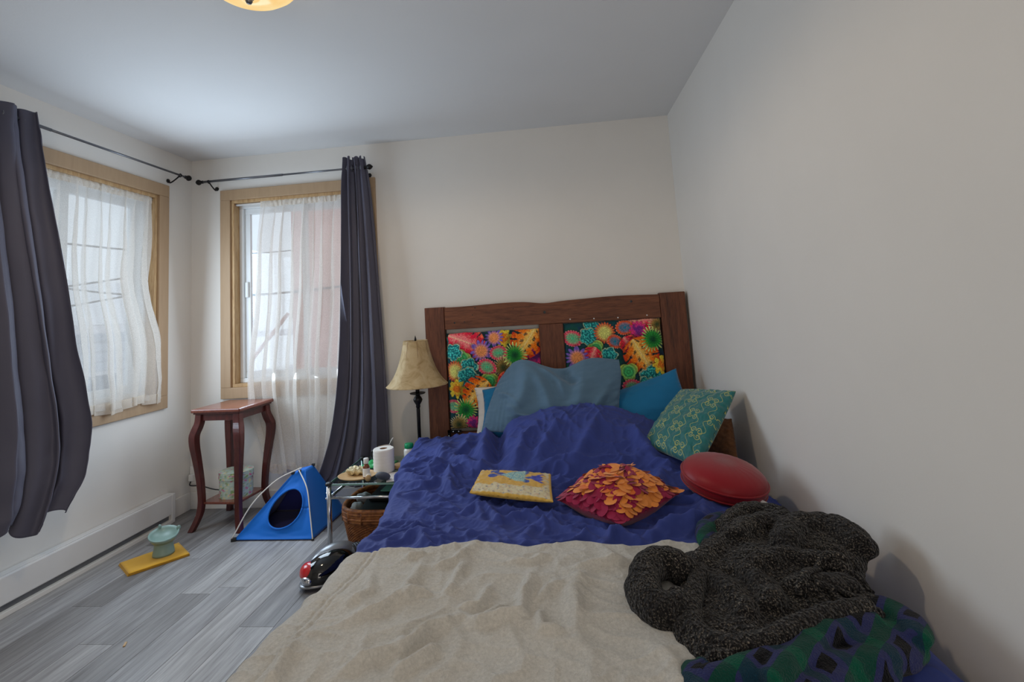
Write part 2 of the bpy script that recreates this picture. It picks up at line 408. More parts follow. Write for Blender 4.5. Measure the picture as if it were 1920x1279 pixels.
def mat_plaid(name):
    t = NT(name)
    nz = t.n('ShaderNodeTexNoise'); nz.inputs['Scale'].default_value = 7; t.l(t.coord.outputs['Object'], nz.inputs['Vector'])
    sub = t.n('ShaderNodeVectorMath', operation='MULTIPLY_ADD'); sub.inputs[1].default_value = (.02, .02, .02)
    t.l(nz.outputs['Color'], sub.inputs[0]); t.l(t.coord.outputs['Object'], sub.inputs[2])
    mp = t.n('ShaderNodeMapping'); mp.inputs['Rotation'].default_value = (.3, -.25, .75); mp.inputs['Scale'].default_value = (13, 13, 13); t.l(sub.outputs[0], mp.inputs[0])
    sx = t.n('ShaderNodeSeparateXYZ'); t.l(mp.outputs[0], sx.inputs[0])
    def band(o, ph, th):
        f = t.n('ShaderNodeMath', operation='ADD'); f.inputs[1].default_value = ph; t.l(o, f.inputs[0])
        fr = t.n('ShaderNodeMath', operation='FRACT'); t.l(f.outputs[0], fr.inputs[0])
        g = t.n('ShaderNodeMath', operation='LESS_THAN'); g.inputs[1].default_value = th; t.l(fr.outputs[0], g.inputs[0]); return g.outputs[0]
    base = L4((52, 57, 106)); green = L4((14, 74, 62)); blk = L4((8, 9, 16))
    c = t.mix(band(sx.outputs[0], 0, .38), base, green)
    c = t.mix(band(sx.outputs[1], .2, .32), c, t.mix(band(sx.outputs[0], 0, .38), L4((24, 60, 78)), L4((12, 92, 70))))
    a1 = t.n('ShaderNodeMath', operation='MULTIPLY'); t.l(band(sx.outputs[0], .5, .32), a1.inputs[0]); t.l(band(sx.outputs[1], .75, .4), a1.inputs[1])
    c = t.mix(a1.outputs[0], c, blk)
    n2 = t.noise(t.coord.outputs['Object'], 300, 3)
    c = t.mix(.35, c, t.ramp(n2, [(.3, (0, 0, 0, 1)), (.75, (.25, .28, .33, 1))]), 'OVERLAY')
    t.bsdf(c, .95, 0, t.bump(n2, .8, .006), .1, .1); return t.m
M['plaid'] = mat_plaid('green_navy_plaid_fleece')
def mat_wicker():
    t = NT('brown_wicker'); v = t.mapping(); n = t.noise(v, 40, 4)
    c = t.ramp(n, [(.3, L4((92, 48, 22))), (.55, L4((150, 92, 46))), (.8, L4((188, 130, 74)))])
    t.bsdf(c, .5, 0, t.bump(t.noise(v, 200, 2), .2, .002), 0, .4); return t.m
M['wicker'] = mat_wicker()
def mat_shade():
    t = NT('parchment_shade'); v = t.mapping(); n = t.noise(v, 14, 6, .65, 1)
    c = t.ramp(n, [(.3, L4((186, 156, 110))), (.5, L4((214, 190, 146))), (.75, L4((226, 208, 170)))])
    b = t.bsdf(c, .7, 0, t.bump(n, .1, .002), 0, .3)
    tl = t.n('ShaderNodeBsdfTranslucent'); t.l(c, tl.inputs[0])
    mx = t.n('ShaderNodeMixShader'); mx.inputs[0].default_value = .3; t.l(b.outputs[0], mx.inputs[1]); t.l(tl.outputs[0], mx.inputs[2]); t.l(mx.outputs[0], t.out.inputs[0]); return t.m
M['shade'] = mat_shade()
def mat_dome():
    t = NT('lit_alabaster_glass'); e = t.n('ShaderNodeEmission'); n = t.noise(t.mapping(), 9, 3)
    t.l(t.ramp(n, [(.3, (1, .62, .22, 1)), (.7, (1, .76, .36, 1))]), e.inputs[0]); e.inputs[1].default_value = 1.05
    lw = t.n('ShaderNodeBsdfGlossy'); lw.inputs['Roughness'].default_value = .15; lw.inputs[0].default_value = (.04, .04, .04, 1)
    ad = t.n('ShaderNodeAddShader'); t.l(lw.outputs[0], ad.inputs[0]); t.l(e.outputs[0], ad.inputs[1]); t.l(ad.outputs[0], t.out.inputs[0]); return t.m
M['dome'] = mat_dome()

# ------------------------------------------------------------------ room shell
T = .16
W1 = dict(a=1.30, b=2.43, z0=.80, z1=2.115)     # left-wall opening, along y
W2 = dict(a=.31, b=1.31, z0=.80, z1=2.12)       # back-wall opening, along x
fl = MB().box((-.2, YF-.2, -.12), (W+.2, D+.2, -.012)).build('floor', M['subfloor']); tag(fl, kind='structure')
PWID = .15
joints = {5: 1.713, 6: 1.767, 4: 1.36, 2: 1.615, 8: 1.474, 3: 2.05, 1: 2.2, 0: 1.2, 7: 2.35, 9: 1.9}
cache = {}
for k in range(int(W/PWID)+1):
    x0 = k*PWID; x1 = min(W, x0+PWID)
    j = joints.get(k, 1.1 + (k*.47) % 1.2); ys = [j + 1.22*i for i in range(-5, 4)]
    ys = sorted({max(YF, min(D, y)) for y in ys})
    for ya, yb in zip(ys[:-1], ys[1:]):
        if yb - ya < .01: continue
        key = (round(x1-x0, 3), round(yb-ya, 3))
        if key in cache:
            o = cache[key].copy(); C.objects.link(o)
        else:
            g = .0008
            o = MB().box((-(x1-x0)/2+g, -(yb-ya)/2+g, -.012), ((x1-x0)/2-g, (yb-ya)/2-g, 0)).build('plank', M['plank']); cache[key] = o
        o.parent = fl; o.location = ((x0+x1)/2, (ya+yb)/2, 0)
tag(MB().box((-.2, YF-.2, H), (W+.2, D+.2, H+.12)).build('ceiling', M['ceiling']), kind='structure')
w = MB().box((-T, YF, -.1), (0, W1['a'], H+.05)).box((-T, W1['b'], -.1), (0, D, H+.05)).box((-T, W1['a'], -.1), (0, W1['b'], W1['z0'])).box((-T, W1['a'], W1['z1']), (0, W1['b'], H+.05))
tag(w.build('wall_left', M['wall']), kind='structure')
w = MB().box((-T, D, -.1), (W2['a'], D+T, H+.05)).box((W2['b'], D, -.1), (W+T, D+T, H+.05)).box((W2['a'], D, -.1), (W2['b'], D+T, W2['z0'])).box((W2['a'], D, W2['z1']), (W2['b'], D+T, H+.05))
tag(w.build('wall_back', M['wall']), kind='structure')
tag(MB().box((W, YF-T, -.1), (W+T, D+T, H+.05)).build('wall_right', M['wall']), kind='structure')
DX0, DX1, DZ = 2.43, 3.27, 2.05                        # unseen doorway added behind the camera to go with the fill light
tag(MB().box((-T, YF-T, -.1), (DX0, YF, H+.05)).box((DX1, YF-T, -.1), (W, YF, H+.05)).box((DX0, YF-T, DZ), (DX1, YF, H+.05)).build('wall_front', M['wall']), kind='structure')
dr = struct('added_doorway', 'unseen added doorway with white trim behind the viewer')
for lo_, hi_ in (((DX0-.07, YF, 0), (DX0, YF+.015, DZ+.07)), ((DX1, YF, 0), (DX1+.07, YF+.015, DZ+.07)), ((DX0, YF, DZ), (DX1, YF+.015, DZ+.07))): MB().box(lo_, hi_).build('added_door_casing', M['trim'], dr, bevel=.003)
tag(MB().box((1.6, YF-1.6, -.1), (4.2, YF-T, 0)).build('unseen_hall_floor', M['subfloor']), kind='structure')  # unseen hall shell put in behind the added doorway
tag(MB().box((1.6, YF-1.7, -.1), (4.2, YF-1.6, H)).build('unseen_hall_wall', M['wall']), kind='structure')
tag(MB().box((1.6, YF-1.6, H), (4.2, YF-T, H+.1)).build('unseen_hall_ceiling', M['ceiling']), kind='structure')
tag(MB().box((.0, D-.014, 0), (1.72, D, .112)).build('baseboard_back', M['trim'], bevel=.003), kind='structure')
tag(MB().box((0, 2.52, 0), (.014, D-.014, .115)).build('baseboard_left', M['trim'], bevel=.003), kind='structure')

def frame_mb(o, ax, a0, a1, z0, z1, w_, d0, d1):
    """four bars around the opening, in the wall plane: ax 'x' for the back wall (depth along y), 'y' for the left wall (depth along x)"""
    def bar(p0, p1, q0, q1):
        return MB().box((p0, d0, q0), (p1, d1, q1)) if ax == 'x' else MB().box((d0, p0, q0), (d1, p1, q1))
    return [bar(a0, a0+w_, z0+w_, z1-w_), bar(a1-w_, a1, z0+w_, z1-w_), bar(a0, a1, z1-w_, z1), bar(a0, a1, z0, z0+w_)]
def window(name, ax, Wd, cas, face, sgn, lab):
    root = struct(name, lab); a, b, z0, z1 = Wd['a'], Wd['b'], Wd['z0'], Wd['z1']
    f = lambda d: tuple(sorted((face + sgn*d[0], face + sgn*d[1])))       # d measured into the room (+) or outward (-)
    for m in frame_mb(0, ax, a-cas, b+cas, z0-cas, z1+cas, cas, *f((0, .02))): m.build('casing', M['tan'], root, bevel=.003)
    for m in frame_mb(0, ax, a, b, z0, z1, .022, *f((-.10, .004))): m.build('jamb', M['jamb'], root, bevel=.002)
    for m in frame_mb(0, ax, a+.022, b-.022, z0+.022, z1-.022, .03, *f((-.15, -.055))): m.build('vinyl_frame', M['vinyl'], root, bevel=.003)
    mid = (a+b)/2
    for k, (p0, p1, dd) in enumerate(((a+.052, mid+.03, -.075), (mid-.03, b-.052, -.105))):
        s = struct('sash'); attach(s, root); del s['kind']
        for m in frame_mb(0, ax, p0, p1, z0+.052, z1-.052, .042, *f((dd-.024, dd))): m.build('sash_bar', M['vinyl'], s, bevel=.003)
        q0, q1 = f((dd-.015, dd-.010))
        if ax == 'x': MB().box((p0+.04, q0, z0+.09), (p1-.04, q1, z1-.09)).build('pane', M['pane'], s)
        else: MB().box((q0, p0+.04, z0+.09), (q1, p1-.04, z1-.09)).build('pane', M['pane'], s)
        if k == 0:
            q0, q1 = f((dd, dd+.016)); zc = 1.42
            if ax == 'x': MB().box((p0+.008, q0, zc), (p0+.03, q1, zc+.11)).build('latch', M['vinyl'], s, bevel=.003)
            else: MB().box((q0, p1-.03, zc), (q1, p1-.008, zc+.11)).build('latch', M['vinyl'], s, bevel=.003)
    # tension rod that carries the sheer
    q = face + sgn*(-.02)
    if ax == 'x': MB().cyl((a+.022, q, z1-.032), (b-.022, q, z1-.032), .008).build('tension_rod', M['white'], root, True)
    else: MB().cyl((q, a+.022, z1-.032), (q, b-.022, z1-.032), .008).build('tension_rod', M['white'], root, True)
    return root
window('window_1', 'y', W1, .082, 0.0, 1, 'tan framed sliding window in the left wall')
window('window_2', 'x', W2, .075, D, -1, 'tan framed sliding window in the back wall')

# ------------------------------------------------------------------ baseboard heater, outlet
hx, hz, hy1 = .058, .176, 2.535
t = thing('baseboard_heater', 'long white electric baseboard heater along the left wall', 'heater', (.03, .5, 0))
MB().box((0, -1.2, .052), (hx, hy1-.01, hz)).build('housing', M['white'], t, bevel=.006)
MB().box((.004, -1.2, .02), (hx-.02, hy1-.015, .055)).build('heating_slot', M['slot'], t)
MB().box((0, -1.2, 0), (hx+.004, hy1-.02, .022)).build('base_strip', M['trim'], t, bevel=.002)
MB().box((0, hy1-.03, 0), (hx+.002, hy1, hz+.002)).build('end_cap', M['white'], t, bevel=.004)
MB().box((.004, -1.2, hz), (hx-.012, hy1-.03, hz+.004)).build('top_lip', M['white'], t, bevel=.001)

t = thing('wall_outlet', 'white wall outlet with plug in the back corner behind the stand', 'outlet', (.03, D, .2))
MB().box((.002, D-.012, .165), (.052, D, .285)).build('cover', M['white_plastic'], t, bevel=.004)
MB().box((.012, D-.04, .19), (.044, D-.012, .235)).build('plug', M['white_plastic'], t, bevel=.006)
MB().tube(smooth_path([(.028, D-.035, .19), (.03, D-.04, .165), (.10, D-.03, .158), (.2, D-.02, .128), (.34, D-.02, .122)]), .004, 8).build('cord', M['black_plastic'], t, True)

# ------------------------------------------------------------------ curtain rods
def rod(label, p0, p1, wallpts, open_end):
    p0, p1 = Vector(p0), Vector(p1); t = thing('curtain_rod', label, 'curtain rod', tuple((p0+p1)/2), 'curtain rods over the windows')
    mid = p0.lerp(p1, .5); d = (p1-p0).normalized()
    MB().cyl(p0, mid, .0085).build('rod_tube', M['rod'], t, True); MB().cyl(mid, p1, .0065).build('rod_tube', M['rod'], t, True)
    for e, s in ((p0, -1), (p1, 1)):
        rot = d.to_track_quat('Z', 'Y').to_matrix()
        prof = [(.004, -.012), (.011, -.008), (.011, 0), (.008, .004), (.017, .016), (.02, .026), (.016, .036), (.006, .046), (.001, .05)]
        MB().lathe(prof, e, 20, rot @ Matrix.Scale(s, 3, Vector((0, 0, 1)))).build('finial', M['black_metal'], t, True)
    for e in wallpts:
        e = Vector(e[0]), Vector(e[1])
        b = MB().tube(smooth_path([e[0], e[0].lerp(e[1], .4)+Vector((0, 0, -.014)), e[0].lerp(e[1], .8)+Vector((0, 0, -.02)), e[1]]), .0045, 8)
        n_ = (e[1]-e[0]); n_.z = 0; n_.normalize()
        b.cyl(e[1]-n_*.006, e[1], .014); b.build('bracket', M['black_metal'], t, True)
        ring = [e[0] + (Vector((0, 0, 1))*math.cos(q) + n_*math.sin(q))*.011 for q in [2*PI*i/16 for i in range(17)]]
        MB().tube(ring, .003, 6).build('bracket_ring', M['black_metal'], t, True)
rod('grey steel curtain rod over the left window', (.09, .70, 2.262), (.09, 2.575, 2.268), [((.09, 2.52, 2.266), (0, 2.52, 2.235)), ((.09, .8, 2.262), (0, .8, 2.235))], 1)
rod('grey steel curtain rod over the back window', (.15, D-.09, 2.248), (1.352, D-.09, 2.248), [((.2, D-.09, 2.246), (.2, D, 2.215)), ((1.345, D-.09, 2.246), (1.345, D, 2.215))], 1)

# ------------------------------------------------------------------ curtains
def cloth(rows, na, nz, amp, waves, nrm, seed, wr=.004, phase=0, lat=0):
    """rows: list of (A(start xyz), B(end xyz)) from top to bottom; pleats displace along nrm"""
    A = catmull([r[0] for r in rows], nz); B = catmull([r[1] for r in rows], nz)
    s = np.linspace(0, 1, na)
    P = A[:, None, :]*(1-s)[None, :, None] + B[:, None, :]*s[None, :, None]
    v = np.linspace(0, 1, nz)[:, None]
    S = s[None, :] + .015*noise2(s[None, :]*4 + seed, v*3, seed)
    am = catmull(np.array(amp, float)[:, None], nz)
    wv = np.sin(2*PI*waves*S + phase)*.8 + .3*np.sin(2*PI*waves*2.3*S + 1 + 2*v)
    off = am*wv + wr*fbm(s[None, :]*6, v*5, seed, 3)
    P = P + off[..., None]*np.array(nrm)
    tg_ = (B-A)/np.maximum(np.linalg.norm(B-A, axis=1, keepdims=True), 1e-6)
    P = P + (lat*am*np.sin(4*PI*waves*S + 2*phase + .5*noise2(S*5, v*2, seed+9)))[..., None]*tg_[:, None, :]
    return P
# heavy curtain left (hangs on the left-wall rod, bottom gathered up)
t = thing('blackout_curtain', 'dark slate curtain over the left window with its hem bunched up', 'curtain', (.13, 1.4, .4), 'slate curtains')
rows = [((.10, .98, 2.315), (.10, 1.535, 2.312)), ((.10, .97, 2.10), (.105, 1.57, 2.08)), ((.11, .94, 1.75), (.13, 1.63, 1.70)), ((.13, .92, 1.2), (.16, 1.70, 1.2)), ((.16, .92, .85), (.20, 1.74, .80)), ((.19, .95, .55), (.22, 1.70, .56)), ((.19, 1.0, .37), (.20, 1.64, .40))]
P = cloth(rows, 180, 120, [.036, .040, .042, .046, .05, .045, .035], 5.2, (1, 0, 0), 3, .012, .6, .35)
zz = np.linspace(0, 1, 180)[None, :]*np.ones((120, 1))
vv = np.linspace(0, 1, 120)[:, None]
P[..., 2] += np.where(vv > .85, (vv-.85)/.15, 0)*(.05*np.sin(zz*19+2.2)+.03*noise2(zz*9, vv*0, 5))*(1-zz**10)
P[..., 0] = np.maximum(P[..., 0], .064)
MB().grid(P).build('drape', M['curtain'], t, True, solid=.004)
t2 = []
for k in range(6):
    y = 1.02 + k*.095
    ring = [(.09 + .0*k, y, 2.262)]
    pts = [(.09 + .02*math.cos(q), y, 2.262 + .02*math.sin(q)) for q in [2*PI*i/16 for i in range(17)]]
    MB().tube(pts, .004, 6).build('grommet', M['rod'], t, True)
t = thing('blackout_curtain', 'dark slate curtain drawn to the right of the back window, hem flared', 'curtain', (1.3, D-.1, .2), 'slate curtains')
Yc = D - .095
rows = [((1.205, Yc, 2.32), (1.345, Yc, 2.318)), ((1.195, Yc, 2.1), (1.375, Yc, 2.1)), ((1.185, Yc-.005, 1.7), (1.405, Yc-.01, 1.7)), ((1.175, Yc-.02, 1.2), (1.43, Yc-.02, 1.2)), ((1.15, Yc-.03, .8), (1.452, Yc-.03, .8)), ((1.10, Yc-.04, .5), (1.46, Yc-.03, .5)), ((1.03, Yc-.06, .27), (1.462, Yc-.03, .26)), ((.98, Yc-.07, .20), (1.462, Yc-.03, .14))]
P = cloth(rows, 150, 140, [.022, .026, .03, .034, .036, .038, .036, .03], 3.6, (0, -1, 0), 8, .008, 2.2, .3)
P[..., 1] = np.minimum(P[..., 1], D-.022)
P[:6, :, 2] += .010*np.sin(np.linspace(0, 1, 150)*34)[None, :]*np.linspace(1, 0, 6)[:, None]
MB().grid(P, flip=True).build('drape', M['curtain'], t, True, solid=.004)
for k in range(4):
    x = 1.225 + k*.032
    pts = [(x, D-.09 + .02*math.cos(q), 2.248 + .02*math.sin(q)) for q in [2*PI*i/16 for i in range(17)]]
    MB().tube(pts, .004, 6).build('grommet', M['rod'], t, True)

# sheers
def sheer(label, rows, amp, waves, nrm, seed, hem, header_rows, loc, na=200, nz=110):
    t = thing('sheer_curtain', label, 'sheer curtain', loc, 'white sheer curtains')
    P = cloth(rows, na, nz, amp, waves, nrm, seed, .006, 0, 1.5)
    s = np.linspace(0, 1, na)[None, :]; v = np.linspace(0, 1, nz)[:, None]
    P[..., 2] += np.where(v > .9, (v-.9)/.1, 0)*hem*np.sin(s*22+seed)
    MB().grid(P).build('voile', M['sheer'], t, True)
    Q = cloth(header_rows, na, 8, [.004]*len(header_rows), waves*4, nrm, seed+5, .004)
    MB().grid(Q).build('header', M['sheer_header'], t, True)
    R = P[-6:, :, :].copy(); R[..., :] += np.array(nrm)*.004*np.sin(s*150)[..., None]
    R[..., 2] -= np.linspace(0, .022, 6)[:, None]
    MB().grid(R).build('hem_ruffle', M['sheer_header'], t, True)
zt = W1['z1']-.015
sheer('white sheer curtain gathered inside the left window with a ruffled hem', [((-.012, 1.34, zt), (-.012, 2.395, zt)), ((-.006, 1.34, 1.8), (0, 2.37, 1.8)), ((.004, 1.36, 1.5), (.012, 2.345, 1.5)), ((.02, 1.36, 1.2), (.03, 2.42, 1.2)), ((.03, 1.36, .95), (.035, 2.435, .95)), ((.035, 1.36, .79), (.038, 2.43, .80))],
      [.012, .02, .026, .028, .024, .02], 6.5, (1, 0, 0), 21, .012, [((-.008, 1.34, zt+.012), (-.008, 2.395, zt+.012)), ((-.008, 1.34, zt-.05), (-.008, 2.393, zt-.05))], (.0, 1.9, .8))
zt = W2['z1']-.015
sheer('white sheer curtain hanging from the back window down onto the blue tent', [((.53, D+.010, zt), (1.29, D+.010, zt)), ((.50, D+.002, 1.8), (1.28, D+.0, 1.8)), ((.49, D-.012, 1.4), (1.27, D-.012, 1.4)), ((.45, D-.03, .95), (1.25, D-.03, .95)), ((.46, D-.042, .7), (1.25, D-.045, .7)), ((.55, D-.05, .4), (1.18, D-.05, .4)), ((.60, D-.055, .27), (1.12, D-.055, .22))],
      [.010, .016, .020, .020, .022, .022, .018], 5.2, (0, -1, 0), 33, .02, [((.525, D+.006, zt+.012), (1.29, D+.006, zt+.012)), ((.525, D+.006, zt-.05), (1.29, D+.006, zt-.05))], (.85, D-.03, .25))

# ------------------------------------------------------------------ ceiling lamp
LX, LY = 1.615, .93
t = thing('ceiling_lamp', 'lit alabaster glass dome lamp on the ceiling with a metal finial', 'ceiling lamp', (LX, LY, H))
MB().lathe([(.06, 0), (.15, 0), (.155, -.012), (.15, -.022), (.06, -.022)], (LX, LY, H)).build('canopy', M['chrome'], t, True)
prof = [(.168, -.020), (.172, -.03), (.166, -.046), (.150, -.068), (.122, -.092), (.085, -.110), (.045, -.119), (.012, -.121)]
prof2 = [(r-.004, z+.004) for r, z in prof[::-1]]
vs = MB(); vs.lathe(prof + prof2, (LX, LY, H), 48); vs.build('glass_dome', M['dome'], t, True)
MB().lathe([(.001, -.145), (.008, -.142), (.012, -.134), (.008, -.127), (.016, -.124), (.016, -.119), (.004, -.117)], (LX, LY, H), 20).build('finial', M['rod'], t, True)
ld = bpy.data.lights.new('ceiling_lamp_bulb', 'SPOT'); ld.energy = 23; ld.color = (1, .80, .57); ld.shadow_soft_size = .06; ld.spot_size = math.radians(178); ld.spot_blend = .3
lo = bpy.data.objects.new('ceiling_lamp_bulb', ld); C.objects.link(lo); lo.location = (LX, LY, H-.165); attach(lo, t)

# ------------------------------------------------------------------ bed
BX0, BX1, BY0, BY1 = 1.95, 3.29, .42, 2.60
bed = thing('bed', 'queen bed with dark wooden frame and mattress under the navy duvet', 'bed', (2.62, 1.5, 0))
MB().box((BX0+.02, BY0+.02, .10), (BX1-.01, BY1+.02, .24)).build('box_spring', M['bedframe'], bed, bevel=.01)
MB().box((BX0, BY0, .24), (BX1, BY1, .45)).build('mattress', M['mattress'], bed, bevel=.06, bseg=4)
for x in (BX0+.06, BX1-.06):
    for y in (BY0+.1, 1.5, BY1-.1): MB().cyl((x, y, 0), (x, y, .10), .022, .028).build('leg', M['bedframe'], bed, True)

hb = thing('headboard', 'dark reclaimed wood headboard with two bright tropical print panels', 'headboard', (2.545, 2.7, 0))
HY0, HY1 = 2.672, 2.735
MB().box((1.712, HY0, 0), (1.842, HY1, 1.263)).build('post', M['post_wood'], hb, bevel=.004)
MB().box((3.228, HY0, 0), (3.383, HY1, 1.268)).build('post', M['post_wood'], hb, bevel=.004)
# top rail with an uneven upper edge
xs = np.linspace(1.844, 3.226, 60); top = 1.262 + .004*np.sin(xs*9) - .012*np.exp(-((xs-2.5)/.09)**2) + .010*sstep(2.4, 2.75, xs)*0
mb = MB(); vs = []
for x, tz in zip(xs, top): vs += [(x, HY0+.003, 1.114), (x, HY1-.003, 1.114), (x, HY1-.003, tz), (x, HY0+.003, tz)]
fs = [(i*4+a, i*4+(a+1) % 4, i*4+4+(a+1) % 4, i*4+4+a) for i in range(59) for a in range(4)] + [(0, 3, 2, 1), (59*4, 59*4+1, 59*4+2, 59*4+3)]
rail = mb.add(vs, fs).build('top_rail', M['rail_wood'], hb, bevel=.003)
for x, z, r in [(1.91, 1.155, .006), (1.975, 1.158, .004), (2.03, 1.20, .003), (2.16, 1.142, .004), (2.5, 1.19, .009), (2.05, 1.245, .004), (3.05, 1.225, .008), (2.3, 1.225, .003)]:
    MB().lathe([(.0005, -.002), (r, -.001), (r, .002), (.0005, .003)], (x, HY0+.003, z), 12, Matrix.Rotation(PI/2, 3, 'X')).build('worm_hole', M['black_plastic'], rail)
for x, z in [(2.66, 1.135), (2.81, 1.131), (2.96, 1.128), (3.14, 1.133)]:
    MB().ellipsoid((x, HY0+.001, z), (.0045, .003, .0045), 10, 6).build('stud', M['white_plastic'], rail, True)
MB().box((2.457, HY0+.004, .35), (2.612, HY1-.004, 1.113)).build('centre_stile', M['post_wood'], hb, bevel=.003)
MB().box((1.843, HY0+.006, .20), (3.227, HY1-.006, .455)).build('lower_rail', M['rail_wood'], hb, bevel=.003)
br = MB().box((1.832, HY0-.012, .33), (1.85, HY0, .475)).box((1.832, HY0-.012, .46), (1.92, HY0, .475)); brk = br.build('corner_bracket', M['black_metal'], hb)
for p in [(1.841, .44), (1.841, .39), (1.87, .467), (1.905, .467)]:
    MB().ellipsoid((p[0], HY0-.012, p[1]), (.005, .003, .005), 8, 5).build('screw', M['chrome'], brk, True)

# --- printed panels
def rgb(*c): return np.array(lin(c))
def paint(col, m, c): col[...] = col*(1-m[..., None]) + np.asarray(c)*m[..., None]
def floral(items, asp):
    def fn(u, v):
        col = np.zeros(u.shape+(3,)); bgc = rgb(8, 66, 72); col[...] = bgc
        n0 = fbm(u*9, v*9, 5); paint(col, sstep(.1, .5, n0)*.6, rgb(16, 84, 60)); paint(col, sstep(.2, .6, fbm(u*7, v*7, 15))*.5, rgb(22, 44, 96))
        for k, (typ, cx, cy, r, rot) in enumerate(items):
            dx, dy = (u-cx), (v-cy)*asp; d = np.hypot(dx, dy)/r; th = np.arctan2(dy, dx)+rot
            nz = fbm(u*30, v*30, k); tex = .5+.5*np.sin(d*14+nz*3)
            ca, sa = math.cos(rot), math.sin(rot); la = (dx*ca+dy*sa)/r; lb = (-dx*sa+dy*ca)/r
            if typ == 'palm' or typ == 'tanpalm':
                sp = np.abs(np.cos(th*11+.6*np.sin(th*3))); e = .42+.58*sp**1.3*(.85+.15*np.cos(th*3+k)); m = sstep(e+.04, e-.04, d)
                g0, g1, g2 = (rgb(4, 74, 44), rgb(40, 150, 56), rgb(214, 220, 130)) if typ == 'palm' else (rgb(60, 74, 40), rgb(150, 122, 60), rgb(226, 200, 150))
                c = g0 + (g1-g0)*sstep(.05, .5, d)[..., None] + (g2-g1)*sstep(.5, .9, d)[..., None]
                c = c*(.5+.65*sp)[..., None]
            elif typ in ('monstera', 'red'):
                t_ = np.clip((la+1)/2, 0, 1); wd = 1.1*np.sqrt(np.clip(t_*(1.02-t_)*3.6, 0, 1))*(1.05-.35*t_)
                x_ = np.abs(lb)/np.maximum(wd, .02); ph = la*(2.3 if typ == 'monstera' else 3.0) - np.abs(lb)*.9 + .15*nz
                slit = sstep(.86, .97, np.abs(np.cos(ph*PI)))*sstep(.45, .6, x_); inside = (np.abs(la) < 1)*sstep(1.02, .96, x_)
                m = inside*(1-slit); e = np.ones_like(d)
                if typ == 'monstera':
                    c = rgb(252, 200, 96) + (rgb(240, 120, 14)-rgb(252, 200, 96))*sstep(.05, .5, x_+.2*nz)[..., None] + (rgb(206, 52, 12)-rgb(240, 120, 14))*sstep(.55, 1.0, x_+.3*nz)[..., None]
                    hole = sstep(.82, .95, np.abs(np.cos(ph*PI)))*sstep(.16, .22, x_)*sstep(.40, .32, x_); c = c*(1-.93*hole[..., None])
                else:
                    c = rgb(250, 130, 130) + (rgb(220, 24, 60)-rgb(250, 130, 130))*sstep(.05, .45, x_+.2*nz)[..., None] + (rgb(250, 110, 70)-rgb(220, 24, 60))*sstep(.7, 1.0, x_+.2*nz)[..., None]
                vein = np.exp(-(np.abs(lb)/.03)**2) + .6*np.exp(-((np.abs(np.sin(ph*PI)))/.12)**2)*sstep(.9, .3, x_); vein = np.clip(vein, 0, 1)
                c = c*(1-.5*vein[..., None]) + .5*vein[..., None]*rgb(255, 226, 170)
            elif typ in ('rosette', 'blueros'):
                d = np.hypot(la, lb*1.28); th = np.arctan2(lb, la); e = .86+.14*np.abs(np.cos(th*10)); m = sstep(e+.04, e-.04, d)
                a, b_ = (rgb(80, 190, 140), rgb(226, 64, 96)) if typ == 'rosette' else (rgb(20, 120, 150), rgb(226, 84, 30))
                c = a + (b_-a)*sstep(.5, .75, d+.12*np.cos(th*18))[..., None] + (rgb(250, 190, 180)-b_)*(sstep(.85, 1, d)*.6)[..., None]
                vn = sstep(.5, .9, np.cos(th*16))*sstep(.1, .2, d)*sstep(.7, .5, d); c = c*(1-.6*vn[..., None]) + .6*vn[..., None]*rgb(206, 84, 70)
            elif typ == 'turq':
                e = .75+.25*np.abs(np.cos(th*2.5))+.1*nz; m = sstep(e+.05, e-.05, d)
                sp = fbm(u*55, v*55, k+3); c = rgb(6, 104, 112) + (rgb(70, 206, 196)-rgb(6, 104, 112))*sstep(-.2, .5, sp)[..., None]
                c = c + (rgb(216, 214, 160)-c)*(sstep(.85, 1.0, d/e)*.7)[..., None]
            elif typ == 'purple':
                e = .55+.45*np.abs(np.cos(th*6+1.2*np.sin(th*2))); m = sstep(e+.05, e-.05, d)
                c = rgb(240, 150, 90) + (rgb(120, 96, 190)-rgb(240, 150, 90))*sstep(.35, .8, d)[..., None]
                c = c*(.75+.35*np.abs(np.cos(th*7)))[..., None]
            elif typ == 'magenta':
                e = .7+.3*np.abs(np.cos(th*6)); m = sstep(e+.05, e-.05, d); c = rgb(120, 40, 130) + (rgb(220, 50, 120)-rgb(120, 40, 130))*sstep(.3, .8, d+.3*nz)[..., None]
            elif typ == 'green':
                e = .7+.3*np.abs(np.cos(th*1.5)); m = sstep(e+.05, e-.05, d); c = rgb(70, 190, 110) + (rgb(190, 210, 90)-rgb(70, 190, 110))*sstep(.4, 1, d)[..., None]
                c = c*(.8+.25*np.cos(d*20))[..., None]
            elif typ == 'yellow':
                e = .6+.4*np.abs(np.cos(th*4))+.15*nz; m = sstep(e+.05, e-.05, d); c = rgb(226, 120, 30) + (rgb(230, 206, 60)-rgb(226, 120, 30))*sstep(.2, .8, d+.4*nz)[..., None]
            elif typ == 'fan':
                e = .75+.25*np.abs(np.cos(th*11)); m = sstep(e+.05, e-.05, d); c = rgb(220, 220, 120) + (rgb(214, 90, 50)-rgb(220, 220, 120))*sstep(.35, .9, d)[..., None]; c = c*(.75+.3*np.abs(np.cos(th*11)))[..., None]
            fine = fbm(u*95, v*95, k+40, 2); c = c*(.95+.22*tex*(.5+nz)+.6*np.clip(fine, -.4, .6))[..., None]; c = np.clip(c, 0, 1)
            halo = sstep(1.3, .95, d/np.maximum(e, .3)); col *= (1-.6*halo*(1-m))[..., None]
            paint(col, m, c)
        return np.clip(col, 0, 1)
    return fn
